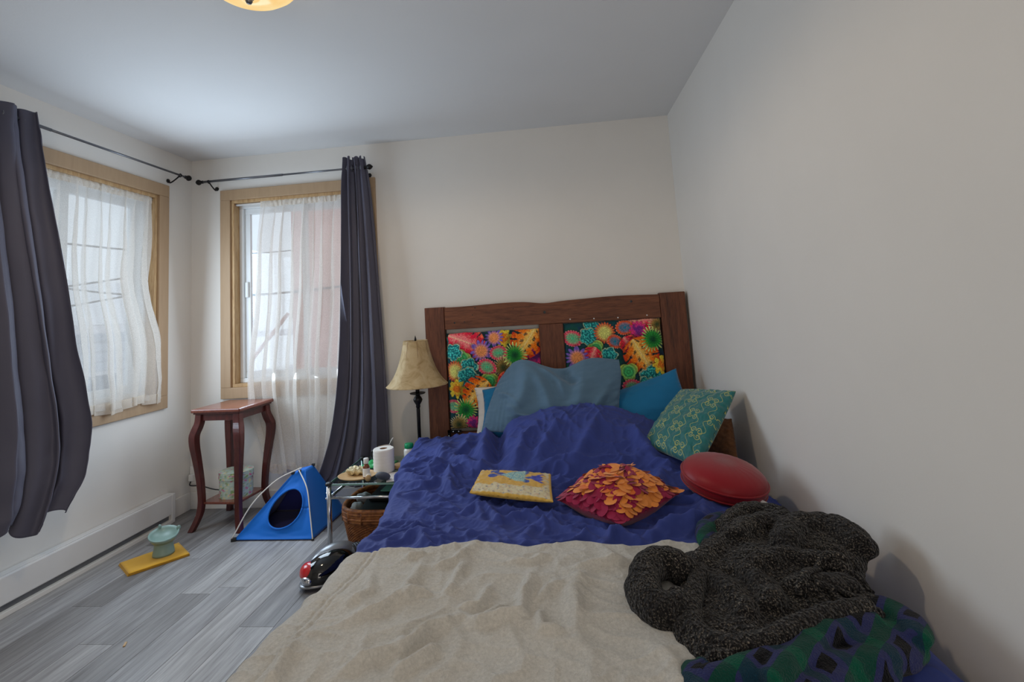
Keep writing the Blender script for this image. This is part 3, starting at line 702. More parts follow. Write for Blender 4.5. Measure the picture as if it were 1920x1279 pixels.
items1 = [('turq', .05, .12, .11, 0), ('yellow', .62, .08, .10, 1), ('purple', .52, .07, .10, 0), ('red', .22, .10, .21, .4), ('purple', .38, .2, .12, 1), ('green', .17, .27, .10, 2), ('magenta', .95, .28, .1, 0), ('monstera', .86, .13, .19, 2.2),
          ('turq', .08, .2, .1, 1), ('rosette', .56, .23, .10, 0), ('tanpalm', .60, .38, .13, 0), ('palm', .73, .26, .14, .2), ('rosette', .43, .37, .11, .5), ('fan', .09, .40, .11, 0), ('turq', .24, .36, .10, 1.2), ('turq', .22, .47, .12, 0),
          ('green', .45, .52, .1, .5), ('yellow', .10, .58, .10, 0), ('monstera', .31, .63, .17, 2.4), ('rosette', .05, .76, .09, 0), ('palm', .18, .80, .14, 0), ('tanpalm', .10, .95, .12, .4), ('magenta', .26, .94, .08, 0),
          ('red', .7, .6, .2, 0), ('purple', .52, .8, .14, 0), ('turq', .85, .8, .16, 0), ('rosette', .85, .45, .12, 0), ('monstera', .6, .97, .15, 0), ('palm', .42, .95, .12, 0)]
items2 = [('red', .82, .01, .14, 0), ('rosette', .09, .15, .11, .2), ('turq', .30, .05, .10, 0), ('turq', .25, .14, .10, 1), ('fan', .42, .11, .11, .3), ('green', .32, .26, .09, 1), ('blueros', .63, .07, .10, 0), ('blueros', .52, .20, .09, .4), ('magenta', .76, .1, .09, 0),
          ('red', .66, .24, .10, 1), ('tanpalm', .96, .06, .1, 0), ('monstera', .78, .35, .19, 1.1), ('palm', .90, .20, .14, 0), ('red', .27, .34, .11, 2), ('purple', .12, .34, .12, 0), ('turq', .45, .33, .09, 0), ('turq', .86, .56, .13, .3), ('turq', .80, .64, .1, 2),
          ('yellow', .97, .45, .1, 0), ('green', .63, .50, .10, .6), ('rosette', .66, .65, .11, .2), ('monstera', .3, .6, .2, 1), ('palm', .1, .6, .15, 0), ('rosette', .45, .8, .13, 0), ('turq', .15, .9, .15, 0), ('purple', .75, .85, .13, 0), ('red', .92, .85, .14, 0), ('tanpalm', .3, .9, .13, 0)]
def panel(x0, x1, z0, z1, items, seed):
    n = 260; U, V = np.meshgrid(np.linspace(0, 1, n), np.linspace(0, 1, n))
    X = x0+(x1-x0)*U + .006*fbm(V*4, U*2, seed)*(np.abs(U-.5)*2)**2; Z = z1+(z0-z1)*V + .006*fbm(U*4, V*2, seed+2)*(np.abs(V-.5)*2)**2
    pr = np.clip((1-(2*U-1)**8)*(1-(2*V-1)**8), 0, 1)**.5
    Y = HY0+.022 - .034*pr - .003*fbm(U*7, V*7, seed)
    mb = MB(); P = np.stack([X, Y, Z], -1); mb.grid(P, floral(items, (z1-z0)/(x1-x0))(U, V), flip=False)
    P2 = P.copy(); P2[..., 1] = HY0+.03
    o = mb.build('fabric_panel', M['print'], hb, True); return o
panel(1.846, 2.457, .478, 1.088, items1, 3)
panel(2.612, 3.222, .47, 1.110, items2, 9)
MB().box((1.86, HY0+.024, .49), (2.445, HY0+.05, 1.07)).box((2.63, HY0+.024, .48), (3.21, HY0+.05, 1.10)).build('panel_backing', M['bedframe'], hb)

# --- bed surface (shared by duvet, blanket)
XL_Y = [.2, .5, .7, .85, 1.0, 1.31, 1.6, 1.85, 2.13, 2.5]; XL_X = [1.885, 1.898, 1.908, 1.928, 1.94, 1.915, 1.865, 1.825, 1.755, 1.735]
def edge_left(y): return np.interp(y, XL_Y, XL_X)
MX = [1.6, 1.75, 1.95, 2.12, 2.20, 2.27, 2.45, 2.67, 2.85, 3.0, 3.12, 3.3]; MA = [.0, .0, .025, .05, .075, .115, .165, .195, .175, .12, .05, 0]
def base_z(x, y):
    a = np.interp(x, MX, MA); a = a*1.0
    p = sstep(1.62, 2.20, y)**.85*(1-.55*sstep(2.25, 2.42, y))
    return .492 + a*p + .006*noise2(x*3, y*3, 2)
duvet_folds = [([(2.196, 2.5), (2.234, 2.097), (2.255, 1.765)], .035, -.045), ([(2.15, 2.3), (2.16, 2.0), (2.2, 1.78)], .03, .03), ([(1.984, 1.947), (2.146, 1.775), (2.231, 1.721)], .03, .024), ([(2.033, 1.835), (2.069, 1.562), (2.113, 1.482)], .022, .02),
    ([(1.927, 2.166), (1.977, 1.867), (1.959, 1.744)], .03, .026), ([(2.05, 2.3), (2.06, 2.05), (2.0, 1.9)], .03, .022), ([(2.238, 1.37), (2.316, 1.243), (2.334, 1.187)], .018, .018), ([(2.413, 1.027), (2.448, 1.169), (2.525, 1.206)], .018, .014),
    ([(2.669, 1.075), (2.725, 1.12), (2.801, 1.026)], .02, .016), ([(2.779, 1.071), (2.835, 1.104), (2.947, 1.187)], .022, .022), ([(1.888, 1.478), (1.988, 1.49), (2.112, 1.394)], .02, .016), ([(1.981, 1.098), (2.087, 1.119), (2.16, 1.092)], .018, .012),
    ([(2.167, 1.279), (2.231, 1.338), (2.273, 1.217)], .016, .016), ([(2.051, 1.146), (2.128, 1.024), (2.21, 1.011)], .016, .012), ([(2.98, 1.7), (2.913, 1.501), (2.937, 1.329)], .03, .024), ([(2.42, 2.06), (2.37, 1.92), (2.33, 1.72)], .03, .022),
    ([(2.56, 2.06), (2.50, 1.92), (2.42, 1.72)], .028, .02), ([(2.74, 2.06), (2.70, 1.92), (2.58, 1.72)], .03, .022), ([(2.9, 2.04), (2.92, 1.88), (2.98, 1.7)], .03, .024), ([(3.02, 2.02), (3.05, 1.88), (3.1, 1.72)], .028, .02),
    ([(2.3, 1.68), (2.5, 1.70), (2.75, 1.68), (2.95, 1.72)], .03, -.016), ([(3.05, 1.35), (3.0, 1.2), (2.9, 1.12)], .025, .022), ([(3.15, 1.25), (3.05, 1.15), (3.0, 1.05)], .022, .02), ([(1.80, 1.75), (1.92, 1.66), (2.05, 1.62)], .02, .02),
    ([(1.86, 1.62), (1.97, 1.58), (2.03, 1.66)], .015, .016), ([(2.3, 1.2), (2.4, 1.28), (2.5, 1.22)], .015, .012), ([(2.0, 1.3), (2.1, 1.24), (2.22, 1.26)], .014, .012), ([(2.55, 1.05), (2.62, 1.10), (2.66, 1.05)], .014, .01)]
def duvet_wr(x, y):
    under = .25 + .75*sstep(.88, 1.02, y)
    wx = x + .05*noise2(x*4, y*4, 61); wy = y + .05*noise2(x*4, y*4, 62)
    q_ = lambda a, b, sd: np.clip(ridged(a, b, sd), 0, 1)**2.2
    r = .013*q_(wx*4.2+wy*2, wy*6-wx, 31) + .012*q_(wx*8-wy*5, wy*10+wx*3, 33)*sstep(-.25, .2, noise2(x*3, y*3, 8)) + .006*q_(wx*15+wy*6, wy*19-wx*5, 37)*sstep(-.3, .2, noise2(x*4, y*4, 18)) + .002*q_(wx*34, wy*38, 39) - .006
    mo = sstep(1.75, 2.0, y)
    r = r*(1-.6*mo) + mo*(.010*q_(wx*7+wy*3, wy*1.6, 41) + .006*q_(wx*15-wy*3, wy*3, 43) - .006)
    return under*(1.35*r + 1.5*folds(x, y, duvet_folds)*sstep(.95, 1.05, y)) - .014*(1-sstep(.9, 1.0, y))
RR, XR = .17, 3.205
def drape(S, Y, top, r_left, off_fn, maxdrop=None):
    """S = unrolled x; returns points, rolling down past the left and right bed edges"""
    xl = edge_left(Y); d = np.maximum(xl - S, 0); arc = r_left*PI/2
    a = np.minimum(d, arc)/r_left; extra = np.maximum(d-arc, 0)
    Xc = np.where(S < xl, xl - r_left*np.sin(a), S)
    drop = r_left*(1-np.cos(a)) + extra
    flare = .03*np.clip(extra/.3, 0, 1) + .012*np.sin(Y*17+1)*np.clip(extra/.1, 0, 1)
    Xc = Xc - np.where(extra > 0, flare, 0)
    e = np.maximum(S-XR, 0); ar = np.minimum(e, RR*PI/2)/RR
    Xc = np.where(S > XR, XR + RR*np.sin(np.minimum(ar, PI/2)) , Xc); drop = drop + np.where(S > XR, RR*(1-np.cos(np.minimum(ar, PI/2))) + np.maximum(e-RR*PI/2, 0), 0)
    f = np.maximum(.37 - Y, 0); yc = np.where(f > 0, .37 - .05*np.sin(np.minimum(f, .08)/.05), Y); drop = drop + np.where(f > 0, f*.9, 0)
    Sx = np.clip(S, 1.75, 3.3)
    h = off_fn(S, Y); k = np.clip(1-drop/.06, 0, 1)
    nx = np.where(S < xl, -np.sin(a), np.where(S > XR, np.sin(np.minimum(ar, PI/2)), 0)); nz = np.where(S < xl, np.cos(a), np.where(S > XR, np.cos(np.minimum(ar, PI/2)), 1))
    Z = top(np.clip(S, xl, 3.3), Y) - drop + h*np.maximum(nz, 0)
    return np.stack([np.minimum(Xc + h*nx*.8, 3.392), yc, Z], -1)
n1, n2 = 430, 480
tt = np.linspace(0, 1, n1); yy = np.linspace(.16, 2.44, n2)
LEN = np.interp(yy, [.2, 1.8, 1.98, 2.5], [.36, .36, .15, .13])
S = edge_left(yy)[:, None] - LEN[:, None] + (3.62 - edge_left(yy)[:, None] + LEN[:, None])*tt[None, :]
Y = np.repeat(yy[:, None], n1, 1)
P = drape(S, Y, base_z, .05, duvet_wr)
P[-10:, :, 2] -= np.linspace(0, 1, 10)[:, None]**2*.05
dv = MB().grid(P).build('duvet', M['duvet'], None, True, solid=.012)
tag(dv, 'rumpled navy blue duvet spread over the whole bed', 'duvet')

# --- beige blanket over the foot half
ytx = [1.75, 1.909, 2.002, 2.067, 2.165, 2.259, 2.357, 2.44, 2.55, 2.629, 2.733, 2.846, 2.932, 3.05]
yty = [.95, .961, .979, .984, .988, 1.013, 1.018, .988, 1.012, 1.003, .974, 1.010, .995, .96]
bl_folds = [([(2.148, .918), (2.136, .738), (2.093, .674), (2.035, .629)], .016, .014), ([(2.263, .946), (2.256, .76), (2.244, .726)], .014, .011), ([(2.222, .738), (2.161, .744), (2.143, .694)], .014, .012),
    ([(2.461, .857), (2.444, .737), (2.443, .659), (2.349, .63), (2.303, .654)], .015, .016), ([(2.309, .654), (2.236, .607), (2.21, .555), (2.198, .539), (2.176, .589)], .014, .015), ([(2.619, .868), (2.575, .793), (2.565, .694), (2.575, .559)], .022, .010),
    ([(2.481, .684), (2.492, .6), (2.55, .6)], .012, .010), ([(2.281, .564), (2.24, .508), (2.194, .45)], .015, .013), ([(1.937, .578), (1.952, .489), (1.967, .40)], .018, .014), ([(2.276, 1.009), (2.234, .902), (2.17, .862)], .016, .012),
    ([(2.733, .907), (2.62, .882), (2.55, .843)], .018, .012), ([(2.148, .948), (2.08, .92)], .014, .010), ([(2.508, .956), (2.452, .898), (2.379, .914)], .014, .009), ([(2.401, .694), (2.347, .644)], .012, .009), ([(2.193, .555), (2.132, .506), (2.081, .448)], .014, .011),
    ([(2.732, .561), (2.749, .501), (2.749, .40)], .02, .008), ([(2.36, .80), (2.34, .70), (2.28, .68)], .014, .009), ([(2.0, .88), (2.04, .76), (2.0, .68)], .016, .009), ([(2.55, .80), (2.5, .76), (2.47, .70)], .013, .009), ([(2.66, .98), (2.68, .9), (2.72, .86)], .02, .008)]
def bl_off(x, y):
    wx = x + .04*noise2(x*5, y*5, 71); wy = y + .04*noise2(x*5, y*5, 72)
    xl = edge_left(y); seam = -.004*np.exp(-((x-xl-.028)/.004)**2) - .004*np.exp(-((x-xl-.046)/.004)**2)
    yt = np.interp(x, ytx, yty); lip = .006*np.exp(-((yt-y)/.02)**2)*(1+noise2(x*9, y*0, 4))
    return .016 + .007*np.clip(ridged(wx*4+wy*4, wy*4-wx*3, 51), 0, 1)**1.6 + .004*np.clip(ridged(wx*11+wy*8, wy*9-wx*6, 53), 0, 1)**2 + 1.45*folds(x, y, bl_folds) + seam + lip
n1, n2 = 300, 230
u = np.linspace(0, 1, n1); v = np.linspace(0, 1, n2)
xr = np.interp(v, [0, .5, 1], [2.80, 2.93, 2.98])[:, None]           # right hem lies under the sweater
yv = .20 + .76*v
x0_ = (edge_left(yv) - np.interp(yv, [.2, .5, .62, .75, .96], [.20, .17, .14, .09, .035]))[:, None]
S = x0_ + (xr - x0_)*u[None, :]
Yt = np.interp(S[-1], ytx, yty)[None, :]
Y = .20 + (Yt-.20)*v[:, None] + 0*S
P = drape(S, Y, base_z, .055, bl_off)
blk = MB().grid(P).build('blanket', M['fleece'], None, True, solid=.008)
tag(blk, 'beige fleece blanket spread across the foot of the bed', 'blanket')

# ------------------------------------------------------------------ pillows and cushions
def pleats(uu, vv):   # sewn tucks near the open end of the slate case
    return -.003*np.exp(-((uu+.72)/.012)**2) - .003*np.exp(-((uu+.78)/.012)**2) - .003*np.exp(-((uu+.84)/.012)**2) - .003*np.exp(-((uu+.90)/.012)**2) + 1.7*folds(uu, vv, [([(-.42, -.95), (-.5, -.2), (-.62, .5)], .09, .016), ([(-.38, -.9), (-.2, -.1), (-.05, .8)], .10, .018), ([(-.3, -.95), (.0, -.5), (.12, .1)], .08, .014), ([(.1, -.95), (.12, -.6), (.3, -.3)], .07, -.02), ([(.35, -.7), (.3, .0), (.1, .7)], .12, .012), ([(.8, -.2), (.5, .3), (.2, .6)], .09, .012), ([(-.75, .1), (-.55, .45), (-.3, .55)], .06, .014), ([(-.9, -.2), (-.7, -.05), (-.55, .2)], .05, .010), ([(.9, .4), (.6, .6), (.3, .8)], .06, .010)])
o, *_ = pillow('pillow', [[(2.03, 2.60, .745), (2.35, 2.60, .76), (2.65, 2.60, .74)], [(2.035, 2.57, .60), (2.35, 2.54, .61), (2.65, 2.57, .60)], [(2.03, 2.54, .44), (2.35, 2.5, .44), (2.65, 2.54, .44)]], .09, M['white_pillow'], n=36, seed=3)
tag(o, 'white pillow, only its edge showing behind the slate blue pillow', 'pillow', 'pillows against the headboard')
o, *_ = pillow('pillow', [[(2.09, 2.53, .74), (2.4, 2.53, .80), (2.72, 2.53, .76)], [(2.085, 2.47, .6), (2.4, 2.45, .62), (2.72, 2.47, .6)], [(2.07, 2.42, .47), (2.4, 2.38, .46), (2.72, 2.42, .46)]], .09, M['teal_pillow'], n=36, seed=4)
tag(o, 'bright blue pillow mostly hidden under the slate blue pillow', 'pillow', 'pillows against the headboard')
o, *_ = pillow('pillow', [[(2.60, 2.56, .60), (2.92, 2.55, .70), (3.255, 2.53, .815)], [(2.66, 2.47, .50), (2.98, 2.44, .59), (3.29, 2.44, .66)], [(2.72, 2.38, .40), (3.04, 2.36, .44), (3.335, 2.36, .48)]], .13, M['teal_pillow'], n=44, pinch=.05, seed=5)
tag(o, 'teal blue pillow leaning on the right end of the headboard', 'pillow', 'pillows against the headboard')
ctl = [[(2.215, 2.50, .815), (2.335, 2.50, .915), (2.565, 2.48, .855), (2.75, 2.50, .905), (2.925, 2.50, .885)],
       [(2.17, 2.43, .745), (2.36, 2.40, .76), (2.56, 2.40, .735), (2.75, 2.41, .765), (2.93, 2.45, .80)],
       [(2.13, 2.37, .645), (2.35, 2.33, .63), (2.56, 2.33, .61), (2.74, 2.34, .63), (2.90, 2.40, .66)],
       [(2.11, 2.31, .545), (2.33, 2.28, .53), (2.56, 2.28, .51), (2.74, 2.30, .52), (2.88, 2.34, .55)]]
o, *_ = pillow('pillow', ctl, .10, M['slate'], n=110, pinch=.02, power=.5, wr=.003, wf=9, seed=6, extra=pleats)
tag(o, 'slate blue linen pillow slumped on top against the headboard, with tucked hem', 'pillow', 'pillows against the headboard')

# green scroll cushion
def scrolls(u, v):
    n = u.shape[0]; mask = np.zeros((n, n)); G = 900; R = np.zeros((G, G))
    def pl(x, y, r=1.0):
        xi, yi = x*G, y*G
        for a, b in zip(np.atleast_1d(xi), np.atleast_1d(yi)):
            i0, j0 = int(round(b)), int(round(a)); k = int(r*3)+1
            for i in range(i0-k, i0+k+1):
                for j in range(j0-k, j0+k+1):
                    if 0 <= i < G and 0 <= j < G and (i-b)**2+(j-a)**2 <= (r*2.9)**2: R[i, j] = 1
    s = np.linspace(0, 1, 160); cell = .30
    for a in range(-1, 5):
        for b in range(-1, 6):
            cx = (a + (.5 if b % 2 else 0))*cell + .08; cy = b*cell*.72 + .05
            for q in range(4):                       # four curls around each node
                sx = 1 if q % 2 else -1; sy = 1 if q // 2 else -1
                th = s*2.5*PI; rad = .038*(1-s*.70)
                pl(cx + sx*(.044 - np.cos(th)*rad), cy + sy*(.012 + .030 - .030*np.cos(0) + np.sin(th)*rad + .018))
            for sx in (1, -1):                       # S-curves linking to the nodes of the next row
                x1 = cx + sx*cell*.5; y1 = cy + cell*.72; tt_ = np.linspace(.06, .94, 260)
                pl(cx + (x1-cx)*tt_ + sx*.07*np.sin(2*PI*tt_), cy + (y1-cy)*tt_, .75)
    iu = np.clip((u*(G-1)).astype(int), 0, G-1); iv = np.clip((v*(G-1)).astype(int), 0, G-1)
    m = R[iv, iu]
    base = rgb(14, 104, 104); col = np.zeros(u.shape+(3,)); col[...] = base; col *= (1+.12*fbm(u*40, v*3, 3))[..., None]
    gold = rgb(206, 200, 96); paint(col, m*(.75+.25*noise2(u*9, v*9, 2)), gold); return col
def quad(tl, tr, bl, br): 
    tl, tr, bl, br = map(np.array, (tl, tr, bl, br)); return [[tl, (tl+tr)/2, tr], [(tl+bl)/2, (tl+tr+bl+br)/4, (tr+br)/2], [bl, (bl+br)/2, br]]
o, *_ = pillow('cushion', quad((3.19, 2.15, .755), (3.362, 1.86, .785), (2.93, 1.92, .55), (3.094, 1.575, .54)), .11, M['print_sheen'], n=310, pinch=.03, wr=.004, seed=7, print_fn=scrolls)
tag(o, 'teal green cushion with gold scroll pattern leaning in the corner of the bed', 'cushion', 'cushions on the bed')
o, *_ = pillow('cushion', quad((3.27, 2.24, .60), (3.365, 1.97, .64), (3.20, 2.10, .46), (3.31, 1.76, .49)), .08, M['brown_cushion'], n=40, seed=8)
tag(o, 'brown woven cushion tucked behind the teal scroll cushion', 'cushion', 'cushions on the bed')

# round red cushion
RCM = Matrix.Rotation(.14, 3, 'Y') @ Matrix.Rotation(.16, 3, 'X'); RC = Vector((3.150, 1.445, .545))
t = thing('cushion', 'round red satin cushion with piped rim by the right wall', 'cushion', tuple(RC), 'cushions on the bed')
mb = MB(); prof = [(.0008, -.055), (.06, -.055), (.11, -.050), (.138, -.038), (.149, -.012), (.149, .004)]; up = [(.143, .024), (.122, .042), (.09, .055), (.05, .062), (.0008, .064)]
mb.lathe(prof + up, RC, 64, RCM)
mb.v = [(x, y, z + .0025*math.sin(26*math.atan2(y-RC.y, x-RC.x))*(1 if z < RC.z-.01 else .25)) for x, y, z in mb.v]
mb.build('cover', M['red_satin'], t, True)
ring = [RC + RCM @ Vector((.150*math.cos(a), .150*math.sin(a), .006)) for a in [2*PI*i/64 for i in range(65)]]
MB().tube(ring, .004, 8).build('piping', M['red_satin'], t, True)
ring2 = [RC + RCM @ Vector((.148*math.cos(a), .148*math.sin(a), -.024)) for a in [2*PI*i/64 for i in range(65)]]
MB().tube(ring2, .003, 8).build('piping', M['red_satin'], t, True)
tg = RC + RCM @ Vector((.080, -.125, -.022))
MB().add([tg, tg+Vector((.035, -.012, -.018)), tg+Vector((.045, .0, -.004)), tg+Vector((.012, .012, .012)), tg+Vector((0, 0, .0015)), tg+Vector((.035, -.012, -.0165)), tg+Vector((.045, .0, -.0025)), tg+Vector((.012, .012, .0135))], [(0,3,2,1),(4,5,6,7),(0,1,5,4),(1,2,6,5),(2,3,7,6),(3,0,4,7)]).build('care_tag', M['paper'], t)

# yellow fish cushion
def fish(u, v):
    col = np.zeros(u.shape+(3,)); col[...] = rgb(206, 194, 158)
    sp = fbm(u*26, v*20, 3); paint(col, sstep(.15, .6, sp)*.6, rgb(190, 150, 128)); paint(col, sstep(.3, .7, fbm(u*22, v*18, 9))*.7, rgb(116, 128, 150))
    q = fbm(u*6, v*5, 12)*.10; patchm = sstep(.50, .42, np.maximum(np.abs(u-.48)*1.05, np.abs(v-.38)*1.35)+q); paint(col, patchm, rgb(204, 160, 70))
    bord = sstep(.035, .025, np.minimum(np.minimum(u, 1-u), np.minimum(v, 1-v))); paint(col, bord, rgb(206, 166, 76))
    def ell(cx, cy, rx, ry, rot=0):
        dx, dy = u-cx, v-cy; a = dx*math.cos(rot)+dy*math.sin(rot); b = -dx*math.sin(rot)+dy*math.cos(rot); return sstep(1.05, .95, np.hypot(a/rx, b/ry))
    navy = rgb(48, 70, 150)
    for e in (ell(.23, .16, .06, .10, .2), ell(.22, .38, .07, .08, -.1), ell(.30, .25, .10, .05, .3), ell(.33, .36, .09, .03, .2), ell(.66, .16, .05, .09, .2), ell(.66, .52, .06, .08, -.5), ell(.72, .38, .08, .045)): paint(col, e, navy)
    tail = sstep(.02, -.02, np.maximum(np.abs(v-.38) - .05 - (u-.72)*.85, np.maximum(.74-u, u-.88 - .02*np.cos(v*60)))); paint(col, tail, rgb(54, 62, 170))
    body = sstep(.02, -.02, np.maximum(np.abs(v-.33) - np.minimum((u-.32)*1.05, .25), np.maximum(.33-u, u-.66))); sc_ = rgb(118, 168, 178) + (rgb(176, 198, 176)-rgb(118, 168, 178))*sstep(-.2, .4, fbm(u*40, v*30, 4))[..., None]
    col[...] = col*(1-body[..., None]) + sc_*body[..., None]
    paint(col, sstep(.012, .004, np.abs(u-.5+.1*(v-.33)))*body*.6, rgb(70, 110, 130)); paint(col, ell(.47, .52, .02, .02)*.9, rgb(40, 60, 40)); return col
o, *_ = pillow('cushion', quad((2.205, 1.635, .535), (2.505, 1.565, .535), (2.195, 1.395, .53), (2.515, 1.285, .53)), .042, M['print'], n=150, pinch=.015, power=.3, wr=.003, seed=9, print_fn=fish)
tag(o, 'small flat yellow patchwork cushion with a blue fish, lying on the duvet', 'cushion', 'cushions on the bed')
# piping is part of it
# petal cushion
t = thing('cushion', 'burgundy square cushion covered in orange and burgundy felt petals', 'cushion', (2.745, 1.335, .51), 'cushions on the bed')
cw, cs, ce, cn = np.array((2.525, 1.325, .522)), np.array((2.728, 1.125, .515)), np.array((2.965, 1.345, .527)), np.array((2.765, 1.575, .53))
o, rim, F, N = pillow('cover', quad(cn, ce, cw, cs), .19, M['burgundy'], t, n=60, pinch=.03, power=.75, wr=.005, seed=11)
pm = {}
def petal_mesh(seed, mat):
    n = 5; vs = []; fs = []; rnd = random.Random(seed); bend = rnd.uniform(.05, .45)
    ring = 12; vs.append((0, 0, 0)); 
    for rr in (.55, 1):
        for k in range(ring):
            a = 2*PI*k/ring; x, y = rr*math.cos(a), rr*math.sin(a); vs.append((x*.020, y*.023, .021*(bend*(y*.5+.5)**2 - .12*x*x + rnd.uniform(-.03, .03))))
    fs += [(0, 1+k, 1+(k+1) % ring) for k in range(ring)] + [(1+k, 1+ring+k, 1+ring+(k+1) % ring, 1+(k+1) % ring) for k in range(ring)]
    me = bpy.data.meshes.new('petal'); me.from_pydata(vs, [], fs); me.polygons.foreach_set('use_smooth', [True]*len(me.polygons)); me.materials.append(mat); return me
meshes = [petal_mesh(i, M[k]) for i, k in enumerate(['petal_orange', 'petal_orange', 'petal_deep', 'petal_red', 'petal_red', 'petal_orange'])]
rnd = random.Random(3); nF = F.shape[0]
for i in range(16):
    for j in range(16):
        u_ = (i + .5 + rnd.uniform(-.25, .25))/16; v_ = (j + .5*(i % 2) + rnd.uniform(-.2, .2))/16
        u_ = min(max(u_, .015), .985); v_ = min(max(v_, .015), .985)
        a, b = int(v_*(nF-1)), int(u_*(nF-1)); p = Vector(F[a, b]); nrm = Vector(N[a, b])
        edge_d = min(u_, v_, 1-u_, 1-v_)
        near = (u_ + (1-v_)*0 < .14 and v_ > .3) or (v_ > .90)
        k = rnd.choice([3, 4]) if (near or rnd.random() < .36) else rnd.choice([0, 1, 5, 0, 1, 2] if rnd.random() < .6 else [0, 1, 5])
        o = bpy.data.objects.new('petal', meshes[k]); C.objects.link(o)
        outdir = Vector((p.x-2.745, p.y-1.335, 0)); outdir = outdir.normalized() if outdir.length > .01 else Vector((1, 0, 0))
        zax = (nrm + Vector((rnd.uniform(-.2, .2), rnd.uniform(-.2, .2), rnd.uniform(0, .3)))).normalized()
        yax = (outdir + Vector((rnd.uniform(-.4, .4), rnd.uniform(-.4, .4)-.9, 0))); yax = (yax - zax*yax.dot(zax)).normalized(); xax = yax.cross(zax)
        m4 = Matrix((xax, yax, zax)).transposed().to_4x4(); s_ = rnd.uniform(.8, 1.25); m4 = Matrix.Translation(p + nrm*.006) @ m4 @ Matrix.Scale(s_, 4)
        o.parent = t; o.matrix_basis = Matrix.Translation(-Vector((2.745, 1.335, .51))) @ m4
# ------------------------------------------------------------------ sweater and plaid robe
def lump(name, mb, mat, parent, voxel, disp=.008, dscale=.03, smooth_it=6):
    o = mb.build(name, mat, parent, True)
    r = o.modifiers.new('fuse', 'REMESH'); r.mode = 'VOXEL'; r.voxel_size = voxel; r.use_smooth_shade = True
    s = o.modifiers.new('soften', 'SMOOTH'); s.iterations = smooth_it; s.factor = .5
    tx = bpy.data.textures.new(name+'_lumps', 'CLOUDS'); tx.noise_scale = dscale; tx.noise_depth = 2
    d = o.modifiers.new('creases', 'DISPLACE'); d.texture = tx; d.strength = disp; d.mid_level = .5; d.texture_coords = 'GLOBAL'
    return o
def path(pts, z): return smooth_path([(x, y, z if not hasattr(z, '__len__') else z[i]) for i, (x, y) in enumerate(pts)], 5)
def taper(n, r, a=.5): return [r*(a+(1-a)*math.sin(PI*min(1, max(0, i/(n-1)))) ** .5) for i in range(n)]
sw = thing('sweater', 'chunky black and grey speckled knit cardigan heaped on the bed', 'sweater', (3.0, .8, .5))
mb = MB()
for c, r in [((2.90, .60, .508), (.10, .13, .036)), ((2.98, .70, .505), (.17, .17, .042)), ((3.09, .86, .52), (.19, .20, .05)), ((3.20, .90, .535), (.12, .13, .05)), ((3.10, 1.06, .515), (.12, .11, .04)), ((2.93, .83, .51), (.10, .11, .04)), ((3.12, .68, .515), (.13, .09, .035))]: mb.ellipsoid(c, r, 24, 14)
for pts, z, r, fl in [([(2.875, .814), (2.842, .721), (2.816, .655), (2.807, .588), (2.818, .542), (2.844, .505), (2.90, .50)], .515, .036, .9),
                      ([(2.88, .814), (2.959, .898), (3.015, .944), (3.03, 1.02)], .54, .04, .8), ([(3.03, 1.02), (3.09, 1.11), (3.16, 1.13), (3.2, 1.07), (3.2, .98)], .545, .038, .9),
                      ([(3.0, .90), (3.07, .97), (3.14, .977), (3.18, .92)], .565, .042, .9), ([(3.10, .83), (3.17, .93), (3.25, .945), (3.29, .89), (3.28, .82)], .57, .05, 1.0),
                      ([(3.0, .77), (3.08, .80), (3.14, .79), (3.22, .76)], .565, .034, .8), ([(2.90, .78), (2.93, .68), (2.92, .60)], .54, .035, .8), ([(2.98, .80), (3.0, .70), (2.98, .62)], .55, .035, .7),
                      ([(2.85, .53), (2.95, .54), (3.05, .59), (3.14, .625), (3.22, .65)], .52, .038, .9), ([(3.05, .70), (3.12, .70), (3.2, .70)], .55, .04, .7)]:
    p_ = path(pts, z); mb.tube(p_, taper(len(p_), r, .6), 14, fl*.9, True, (0, 0, 1))
body_o = lump('body', mb, M['knit'], sw, .005, .020, .045, 3)
mb = MB(); p_ = path([(2.87, .79), (2.842, .790), (2.815, .808), (2.778, .805), (2.745, .765), (2.733, .700), (2.748, .655), (2.785, .645), (2.815, .685)], [.53, .54, .55, .552, .548, .54, .533, .53, .525])
mb.tube(p_, taper(len(p_), .040, .85), 16, 1.0, True, (0, 0, 1)); lump('sleeve', mb, M['knit'], sw, .005, .010, .03, 4)
mb = MB(); p_ = path([(2.785, .633), (2.752, .645), (2.728, .69), (2.725, .74)], [.525, .53, .532, .535]); mb.tube(p_, taper(len(p_), .041, .9), 16, 1.0, True, (0, 0, 1)); lump('cuff', mb, M['knit'], sw, .005, .006, .02, 4)
mb = MB(); p_ = path([(2.89, .80), (2.852, .72), (2.824, .655), (2.812, .59), (2.828, .545), (2.87, .518), (2.94, .53), (3.03, .575), (3.12, .612), (3.19, .635)], [.545, .54, .535, .53, .53, .532, .538, .545, .548, .545]); mb.tube(p_, taper(len(p_), .026, .75), 14, .8, True, (0, 0, 1)); lump('front_band', mb, M['knit'], sw, .005, .006, .02, 2)
bpy.context.view_layer.update(); dg = bpy.context.evaluated_depsgraph_get(); ev = body_o.evaluated_get(dg); mwi = ev.matrix_world.inverted()
def on_body(x, y, lift):
    ok, loc, *_ = ev.ray_cast(mwi @ Vector((x, y, 1.2)), Vector((0, 0, -1)))
    return (x, y, (ev.matrix_world @ loc).z + lift if ok else .53)
